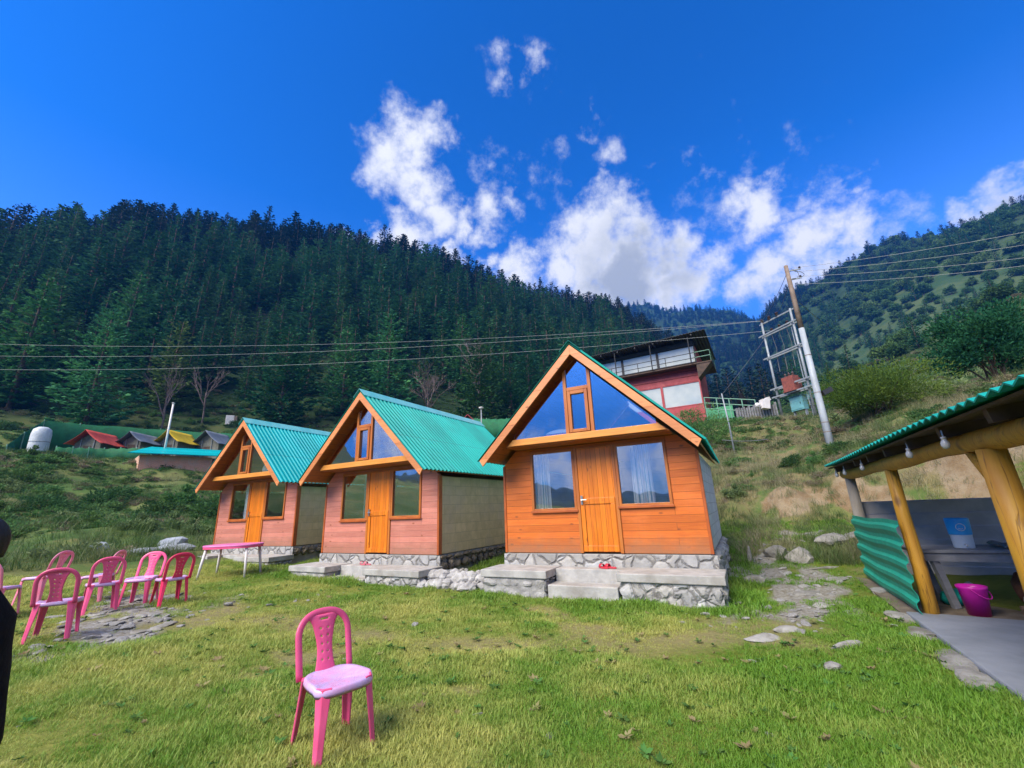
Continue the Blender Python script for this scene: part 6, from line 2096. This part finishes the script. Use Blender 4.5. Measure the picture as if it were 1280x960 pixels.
# right-hand and far mountains
BR = [joined(*bushmesh(50 + i, 3.2, 3.2, 4.2, 1500, .75, 'broad', 4, clumps=22, z0=2.2)) for i in range(3)]
pts, rots, scl, idx = [], [], [], []
g = np.random.default_rng(5)
for r0 in np.arange(120, 1010, 6.8):
    st_ = math.degrees(6.8 / r0) if r0 < 620 else math.degrees(11 / r0)
    for a in np.arange(8, 64, st_):
        rr_ = r0 + g.uniform(-3.4, 3.4); aa = a + g.uniform(-.45, .45) * st_
        x, y = polar(aa, rr_)
        keep = 1.0
        if rr_ < np.interp(aa, *CREST) + 30 and aa < 26:
            continue
        if rr_ > 620 and (aa > 42 or g.random() < .35):
            continue
        if aa > 34:
            gap = np.interp(rr_, [110, 160, 250, 330, 420], [.65, .42, .35, .75, 1.0])      # grassy slope
            gap = np.clip(gap + .4 * wob(x, y, 70, 6), 0, 1)
            keep = gap if aa > 38 else max(gap, .6)
        if g.random() > keep:
            continue
        if rr_ > np.interp(aa, [0, 30, 36, 41, 46, 50, 56], [1000, 1000, 960, 640, 600, 560, 540]):
            continue
        pts.append((x, y, gz(x, y) - .3)); rots.append((0, 0, g.uniform(0, 6.28)))
        con = g.random() < (.75 if aa < 36 else .3)
        s = g.uniform(.6, 1.1) if con else g.uniform(.7, 1.5)
        if aa > 36 and rr_ < 300:
            s *= .55
        if rr_ > 480 and aa > 44:
            s *= 1.3
        scl.append((s * g.uniform(.9, 1.3), s * g.uniform(.9, 1.3), s)); idx.append((int(g.integers(4)) if aa > 34 and rr_ < 420 else 4 + int(g.integers(4))) if con else 8 + int(g.integers(3)))
scatter('mountain_forest', 'blue-green forest covering the mountains at the valley head', 'forest', pts, rots, scl, idx, FARM + BR)

# -- shrubs of the left slope and the bank: individuals
SH = [bushmesh(70, 1.0, .9, .75, 1900, .12, 'shrub', 8, .5, 16), bushmesh(71, 1.25, .9, .65, 2100, .11, 'shrub', 9, .6, 18), bushmesh(72, .8, .8, .95, 1700, .12, 'shrub', 8, .8, 14),
      bushmesh(73, 1.1, 1.0, .6, 1600, .10, 'dry_twig', 12, .9, 14, elong=5), bushmesh(74, 1.2, 1.1, .8, 2000, .13, 'broad', 8, .5, 16)]
SHL = ['rounded grey-green shrub', 'wide low grey-green shrub', 'upright grey-green shrub', 'dry brown twiggy shrub', 'dark leafy shrub']
shp = []
for i, (a_, c_) in enumerate(SH):
    t = empty('shrub', (0, 0, -500)); tag(t, SHL[i], 'shrub')
    for nm, me in (('stems', a_), ('foliage', c_)):
        o = bpy.data.objects.new(nm, me); COL.objects.link(o); o.parent = t
    shp.append((t, [(c, []) for c in children_of(t)]))
SITES = []
g = np.random.default_rng(9)
for r0 in np.concatenate([np.arange(17.5, 46, 1.7), np.arange(64, 86, 2.4)]):
    st_ = math.degrees((1.9 if r0 < 50 else 2.7) / r0)
    for a in np.arange(-60, -14, st_ * .9):
        rr_ = r0 + g.uniform(-.7, .7); aa = a + g.uniform(-.4, .4) * st_
        if aa > -32.5 and rr_ < 40:
            continue
        if rr_ > 60 and rr_ < 68:
            continue
        if rr_ < 19 and aa > -39:
            continue
        if rr_ < 22 and g.random() < .4:
            continue
        if 38 < rr_ < 47 and -43 < aa < -33:
            continue
        if rr_ > 47 and g.random() < .35:
            continue
        SITES.append((aa, rr_, (.72 if rr_ < 22 else .95 if rr_ < 50 else 1.15) * g.uniform(.7, 1.25) * (.55 if 33 < rr_ < 48 and -46 < aa < -32 else 1), int(g.choice(5, p=(.3, .25, .15, .12, .18))), 'on the slope left of the cabins' if rr_ < 50 else 'on the slope behind the tents', 'shrubs on the left slope'))
for a in np.arange(-16, 40, 1.3):       # behind the cabins up to the house, and the bank on the right
    for rr_ in (24, 28, 33) if a < 20 else (22.5, 26.5, 30.5):
        if g.random() < .5 or (28 < a < 35.5 and rr_ < 33):
            continue
        SITES.append((a + g.uniform(-.5, .5), rr_ + g.uniform(-1.4, 1.4), g.uniform(.5, 1.0), int(g.choice(5, p=(.2, .2, .15, .3, .15))), 'on the slope behind the cabins' if a < 18 else 'on the bank below the house', 'shrubs on the bank'))
for a in np.arange(23, 58, .8):
    for rr_ in (17.6, 19.0, 20.6):
        if g.random() < .45:
            continue
        SITES.append((a + g.uniform(-.5, .5), rr_ + g.uniform(-.6, .6), g.uniform(.28, .6), int(g.choice(5, p=(.1, .15, .05, .6, .1))), 'along the top of the dry bank', 'shrubs on the bank'))
for a in np.arange(-16, 26, 2.6):
    for rr_ in (42, 50, 58, 66, 74):
        if g.random() < .3 or (10 < a and 34 < rr_ < 50):
            continue
        SITES.append((a + g.uniform(-1, 1), rr_ + g.uniform(-3, 3), g.uniform(.8, 1.5), int(g.choice(5, p=(.3, .2, .15, .1, .25))), 'on the slope below the forest', 'shrubs below the forest'))
for a in np.arange(28, 60, 2.2):
    for rr_ in (40, 50, 62, 76):
        if g.random() < .35:
            continue
        SITES.append((a + g.uniform(-1, 1), rr_ + g.uniform(-3, 3), g.uniform(1.0, 1.9), int(g.choice(5, p=(.3, .2, .15, .05, .3))), 'on the slope beyond the transformer frame', 'shrubs beyond the transformer frame'))
SITES.sort(key=lambda q: -q[2] / q[1])
MASS, SITES = SITES[285:], SITES[:285]
for i, (aa, rr_, s, k, wh, grp) in enumerate(SITES):
    x, y = polar(aa, rr_)
    dup(shp[k][0], (x, y, gz(x, y) - .1 * s), g.uniform(0, 6.28), SHL[k] + ' ' + wh, grp, (s * g.uniform(.85, 1.3), s * g.uniform(.85, 1.3), s * g.uniform(.8, 1.15)), shp[k][1])
SHJ = [joined(*q) for q in SH]
mp = [polar(q[0], q[1]) for q in MASS]
scatter('shrub_mass', 'distant low shrubs scattered over the slopes', 'shrubs', [(x, y, gz(x, y) - .1) for x, y in mp], [(0, 0, random.uniform(0, 6.28)) for _ in mp],
        [(q[2] * random.uniform(.85, 1.3), q[2], q[2]) for q in MASS], [q[3] for q in MASS], SHJ)
for t, kk in shp:
    for c, _ in kk:
        bpy.data.objects.remove(c)
    bpy.data.objects.remove(t)
print('conifers', len(NEAR), len(FAR), 'mountain', len(pts), 'shrubs', len(SITES))

# the feathery bright bush on the bank, the round dark tree on the right, the bush by the house
for (nm, px, py, rr_, rx, ry, rz_, n, leaf, mt_, cl_, lb, cat, el_) in (
        ('feathery_bush', 1122, 556, 25.0, 2.9, 2.0, 1.9, 22000, .11, 'shrub_bright', 60, 'large feathery yellow-green bush on the bank right of the pole', 'bush', 3.2),
        ('round_tree', 1262, 514, 30, 2.1, 2.1, 2.8, 13000, .15, 'conifer', 40, 'round dark green tree above the shed roof at the right edge', 'tree', 2.0),
        ('grey_bush', 880, 560, 25, 1.9, 1.6, 1.7, 8000, .10, 'shrub', 26, 'grey-green bush on the slope below the house', 'bush', 3.0)):
    q = at(px, py, rr_); z0 = gz(q.x, q.y)
    a_, c_ = bushmesh(sum(map(ord, nm)), rx, ry, rz_, n, leaf, mt_, 12, .6, cl_, .5 if nm != 'round_tree' else 1.5, el_)
    t = empty(nm, (q.x, q.y, z0 - .1)); tag(t, lb, cat)
    for nn2, me in (('stems', a_), ('foliage', c_)):
        o = bpy.data.objects.new(nn2, me); COL.objects.link(o); o.parent = t

# -- grasses
def tuft(seed, n, h0, h1, spread, wdt, mat, lean=.5, segs=3):
    g = np.random.default_rng(seed)
    vs, fs = [], []
    for k in range(n):
        a = g.uniform(0, 6.283); rr_ = spread * math.sqrt(g.random())
        bx_, by_ = rr_ * math.cos(a), rr_ * math.sin(a)
        h = g.uniform(h0, h1); d = g.uniform(0, 6.283); ln = g.uniform(.1, lean) * h
        dx, dy = math.cos(d), math.sin(d); sx, sy = -dy, dx
        o = len(vs)
        for s in range(segs):
            t = s / segs
            w = wdt * (1 - .55 * t) * .5
            cx, cy, cz = bx_ + dx * ln * t ** 1.8, by_ + dy * ln * t ** 1.8, h * t * (1 - .18 * t * ln / h)
            vs += [(cx - sx * w, cy - sy * w, cz), (cx + sx * w, cy + sy * w, cz)]
        tx_, ty_, tz_ = bx_ + dx * ln, by_ + dy * ln, h * (1 - .18 * ln / h)
        vs += [(tx_ - sx * wdt * .06, ty_ - sy * wdt * .06, tz_), (tx_ + sx * wdt * .06, ty_ + sy * wdt * .06, tz_)]
        for s in range(segs):
            fs.append((o + 2 * s, o + 2 * s + 1, o + 2 * s + 3, o + 2 * s + 2))
    return np_mesh('tuft', vs, fs, mat)


def grassmat(name, green, green2, straw, trans=.35):
    mt, nt, p, o = mat_new(name)
    tn = N(nt, 'ShaderNodeAttribute', None, attribute_name='tint', attribute_type='INSTANCER').outputs['Fac']
    oi = N(nt, 'ShaderNodeObjectInfo')
    col = mixc(nt, oi.outputs['Random'], green, green2)
    col = mixc(nt, tn, col, straw)
    setin(nt, p, 'Base Color', col); setin(nt, p, 'Roughness', .5); setin(nt, p, 'Specular IOR Level', .3)
    tr = N(nt, 'ShaderNodeBsdfTranslucent', {'Color': col})
    mx = N(nt, 'ShaderNodeMixShader', {0: trans, 1: p.outputs[0], 2: tr.outputs[0]})
    nt.links.new(mx.outputs[0], o.inputs['Surface'])
    return mt


M['grass'] = grassmat('lawn_grass', (.12, .28, .026), (.2, .36, .04), (.54, .54, .15))
M['tall_grass'] = grassmat('tall_grass', (.06, .13, .03), (.11, .17, .045), (.34, .30, .17))


def in_box(x, y, C, x0, x1, y0, y1):
    dx, dy = x - C[0].x, y - C[0].y
    c, s = math.cos(C[1]), math.sin(C[1])
    lx, ly = dx * c + dy * s, -dx * s + dy * c
    return (lx > x0) & (lx < x1) & (ly > y0) & (ly < y1)


def free(x, y):
    ok = np.ones(len(x), bool)
    for C in (C1, C2, C3):
        ok &= ~in_box(x, y, C, -.12, 3.95, -.74, 4.6)
    dx, dy = x - S0.x, y - S0.y
    a_, n_ = dx * SD.x + dy * SD.y, dx * SN.x + dy * SN.y
    ok &= ~((a_ > -7) & (a_ < GA + .2) & (n_ > -.27) & (n_ < 2.8))
    return ok


g = np.random.default_rng(77)
n = 150000
azr = np.radians(g.uniform(-80, 80, n)); rr_ = 1.1 + (15.5 - 1.1) * g.random(n) ** 1.15
x, y = rr_ * np.sin(azr), rr_ * np.cos(azr)
pa, wo, dr, wi, so, fo = zones(x, y)
keep = free(x, y) & (g.random(n) > pa * 1.15) & (g.random(n) > wo * .45) & (g.random(n) > so)
x, y, rr_, pa, wo, dr = x[keep], y[keep], rr_[keep], pa[keep], wo[keep], dr[keep]
n = len(x)
z = hgt(x, y) - .004
tint = np.clip(dr * .75 + wo * .6 + g.normal(0, .16, n) + .2 * wob(x, y, .55, 6), 0, 1)
s = (.75 + .45 * g.random(n)) * (1 + .35 * wob(x, y, 1.3, 2)) * (1 - .45 * wo) * (1 + .03 * rr_)
s = np.clip(s * .82, .3, 2)
edge = np.zeros(n)
for C in (C1, C2, C3):
    edge = np.maximum(edge, in_box(x, y, C, -.5, 4.35, -1.15, 4.6) * 1.0)
s = s * (1 + .7 * edge)
tint = np.where(edge > 0, tint * .5, tint) * np.clip(1.1 - .16 * np.maximum(x - .5, 0), .35, 1.1)
scatter('lawn_grass', 'short green and straw coloured grass of the lawn', 'grass', np.stack([x, y, z], 1), np.stack([g.normal(0, .12, n), g.normal(0, .12, n), g.uniform(0, 6.28, n)], 1),
        np.stack([s * 1.15, s * 1.15, s], 1), g.integers(0, 8, n), [tuft(100 + i, 18, .018, .062, .06, .0048, M['grass'], 1.1) for i in range(8)], tint)

n = 30000
azr = np.radians(g.uniform(-62, 62, n)); rr_ = 11.5 + (50 - 11.5) * g.random(n) ** 1.5
x, y = rr_ * np.sin(azr), rr_ * np.cos(azr); azd = np.degrees(azr)
pa, wo, dr, wi, so, fo = zones(x, y)
keep = free(x, y) & (g.random(n) > pa) & (g.random(n) > so * .55) & ((rr_ > 15) | (g.random(n) < .35) | (azd > 26)) & ~((azd < -22) & (rr_ < 16.5))
x, y, rr_, azd = x[keep], y[keep], rr_[keep], azd[keep]
n = len(x)
z = hgt(x, y) - .01
right = np.clip((azd - 15) / 10, 0, 1)
keepl = (azd > -20) | (g.random(n) < np.interp(rr_, [15.5, 18, 22], [.8, .35, .25]))
x, y, z, rr_, azd, right = x[keepl], y[keepl], z[keepl], rr_[keepl], azd[keepl], right[keepl]; n = len(x)
tint = np.clip(.02 + .55 * right + .6 * wob(x, y, 3.2, 3) * (.6 + .4 * right) + g.normal(0, .2, n), 0, 1)
ledge = np.clip(1 - np.abs(rr_ - 14.3) / 1.2, 0, 1) * right
s = g.uniform(.5, 1.1, n) * (1 - .28 * right) * (1 + .012 * rr_) * (1 - .35 * ledge) * np.where((rr_ < 14) & (azd < 20), .5, 1)
scatter('tall_grass', 'tall dry grass and weeds on the banks and slopes', 'grass', np.stack([x, y, z], 1), np.stack([g.normal(0, .15, n), g.normal(0, .15, n), g.uniform(0, 6.28, n)], 1),
        np.stack([s * 1.2, s * 1.2, s], 1), g.integers(0, 6, n), [tuft(200 + i, 26, .12, .48, .16, .009, M['tall_grass'], .8) for i in range(6)], tint)

# low ground cover on the slopes further out
n = 24000
azr = np.radians(g.uniform(-62, 62, n)); rr_ = 17 + (175 - 17) * g.random(n) ** 1.7
x, y = rr_ * np.sin(azr), rr_ * np.cos(azr); azd = np.degrees(azr)
pa, wo, dr, wi, so, fo = zones(x, y)
keep = free(x, y) & (so < .2) & ~((rr_ < 24) & (azd > 20)) & ~((rr_ < 22) & (azd < -20))
x, y, rr_ = x[keep], y[keep], rr_[keep]; n = len(x)
z = hgt(x, y) - .05
s = g.uniform(.35, .9, n) * np.interp(rr_, [17, 60, 175], [.55, 1.0, 1.9])
scatter('undergrowth', 'low shrubby undergrowth covering the slopes', 'undergrowth', np.stack([x, y, z], 1), np.stack([g.normal(0, .1, n), g.normal(0, .1, n), g.uniform(0, 6.28, n)], 1),
        np.stack([s, s, s * .7], 1), g.integers(0, 4, n), [bushmesh(300 + i, .9, .9, .6, 420, .16, ('shrub', 'broad', 'shrub', 'dry_twig')[i], 0, .4, 8)[1] for i in range(4)])

# small broad-leaved weeds and dead stalks in the turf
n = 2600
g = np.random.default_rng(505)
azr = np.radians(g.uniform(-58, 58, n)); rr_ = 1.8 + 12 * g.random(n)
x, y = rr_ * np.sin(azr), rr_ * np.cos(azr)
pa, wo, dr, wi, so, fo = zones(x, y)
keep = free(x, y) & (pa < .4) & (g.random(n) < .35 + .5 * (wob(x, y, 1.5, 2) > .1))
x, y = x[keep], y[keep]; n = len(x); s = g.uniform(.5, 1.25, n)
WEED = []
for i in range(4):
    q = g.uniform(0, 6.28, 11); L = g.uniform(.03, .06, 11)
    d = np.stack([np.cos(q), np.sin(q), g.uniform(.15, .6, 11)], 1)
    v, f = leaves(d * L[:, None] * .55 + np.array([0, 0, .008]), d, np.array([[0, 0, 1.0]]) + g.normal(0, .25, (11, 3)), L, L * .5)
    WEED.append(np_mesh('weed', v, f, M['weed_leaf' if i < 3 else 'dry']))
scatter('lawn_weeds', 'small broad-leaved weeds dotted through the lawn', 'weeds', np.stack([x, y, hgt(x, y) + .012], 1), np.stack([g.normal(0, .15, n), g.normal(0, .15, n), g.uniform(0, 6.28, n)], 1),
        np.stack([s, s, s], 1), g.integers(0, 4, n), WEED)

# loose stones of the worn paths
n = 9000
g = np.random.default_rng(404)
azr = np.radians(g.uniform(-58, 56, n)); rr_ = 3 + 12 * g.random(n)
x, y = rr_ * np.sin(azr), rr_ * np.cos(azr)
pa, wo, dr, wi, so, fo = zones(x, y)
keep = free(x, y) & (g.random(n) < pa * .9 + .004)
x, y = x[keep], y[keep]; n = len(x)
s = np.exp(g.normal(-3.35, .5, n))
peb = []
for i in range(4):
    q = MB().rock((0, 0, .2), 1, .75, .45, 600 + i, 0, 2); peb.append(mesh_of(q, 'pebble', M['rock'], False))
scatter('path_gravel', 'loose grey stones and gravel on the worn path', 'gravel', np.stack([x, y, hgt(x, y)], 1), np.stack([g.normal(0, .2, n), g.normal(0, .2, n), g.uniform(0, 6.28, n)], 1),
        np.stack([s, s, s * .7], 1), g.integers(0, 4, n), peb)

# ------------------------------------------------------------------ haze
HAZE = True
if HAZE:
    hm = bpy.data.materials.new('haze'); hm.use_nodes = True
    nt = hm.node_tree; nt.nodes.clear()
    vo = N(nt, 'ShaderNodeVolumePrincipled', {'Color': (.05, .31, 1.0, 1), 'Density': .00042, 'Anisotropy': .2})
    oo = N(nt, 'ShaderNodeOutputMaterial', {'Volume': vo.outputs[0]})
    zlo = float(GZ.min()) - 2; zhi = float(GZ.max()) + 12
    hb = MB().box(-1215, 1215, -1215, 1215, zlo, zhi).build('haze', hm)
    tag(hb, 'thin blue mountain haze', 'haze', kind='stuff')
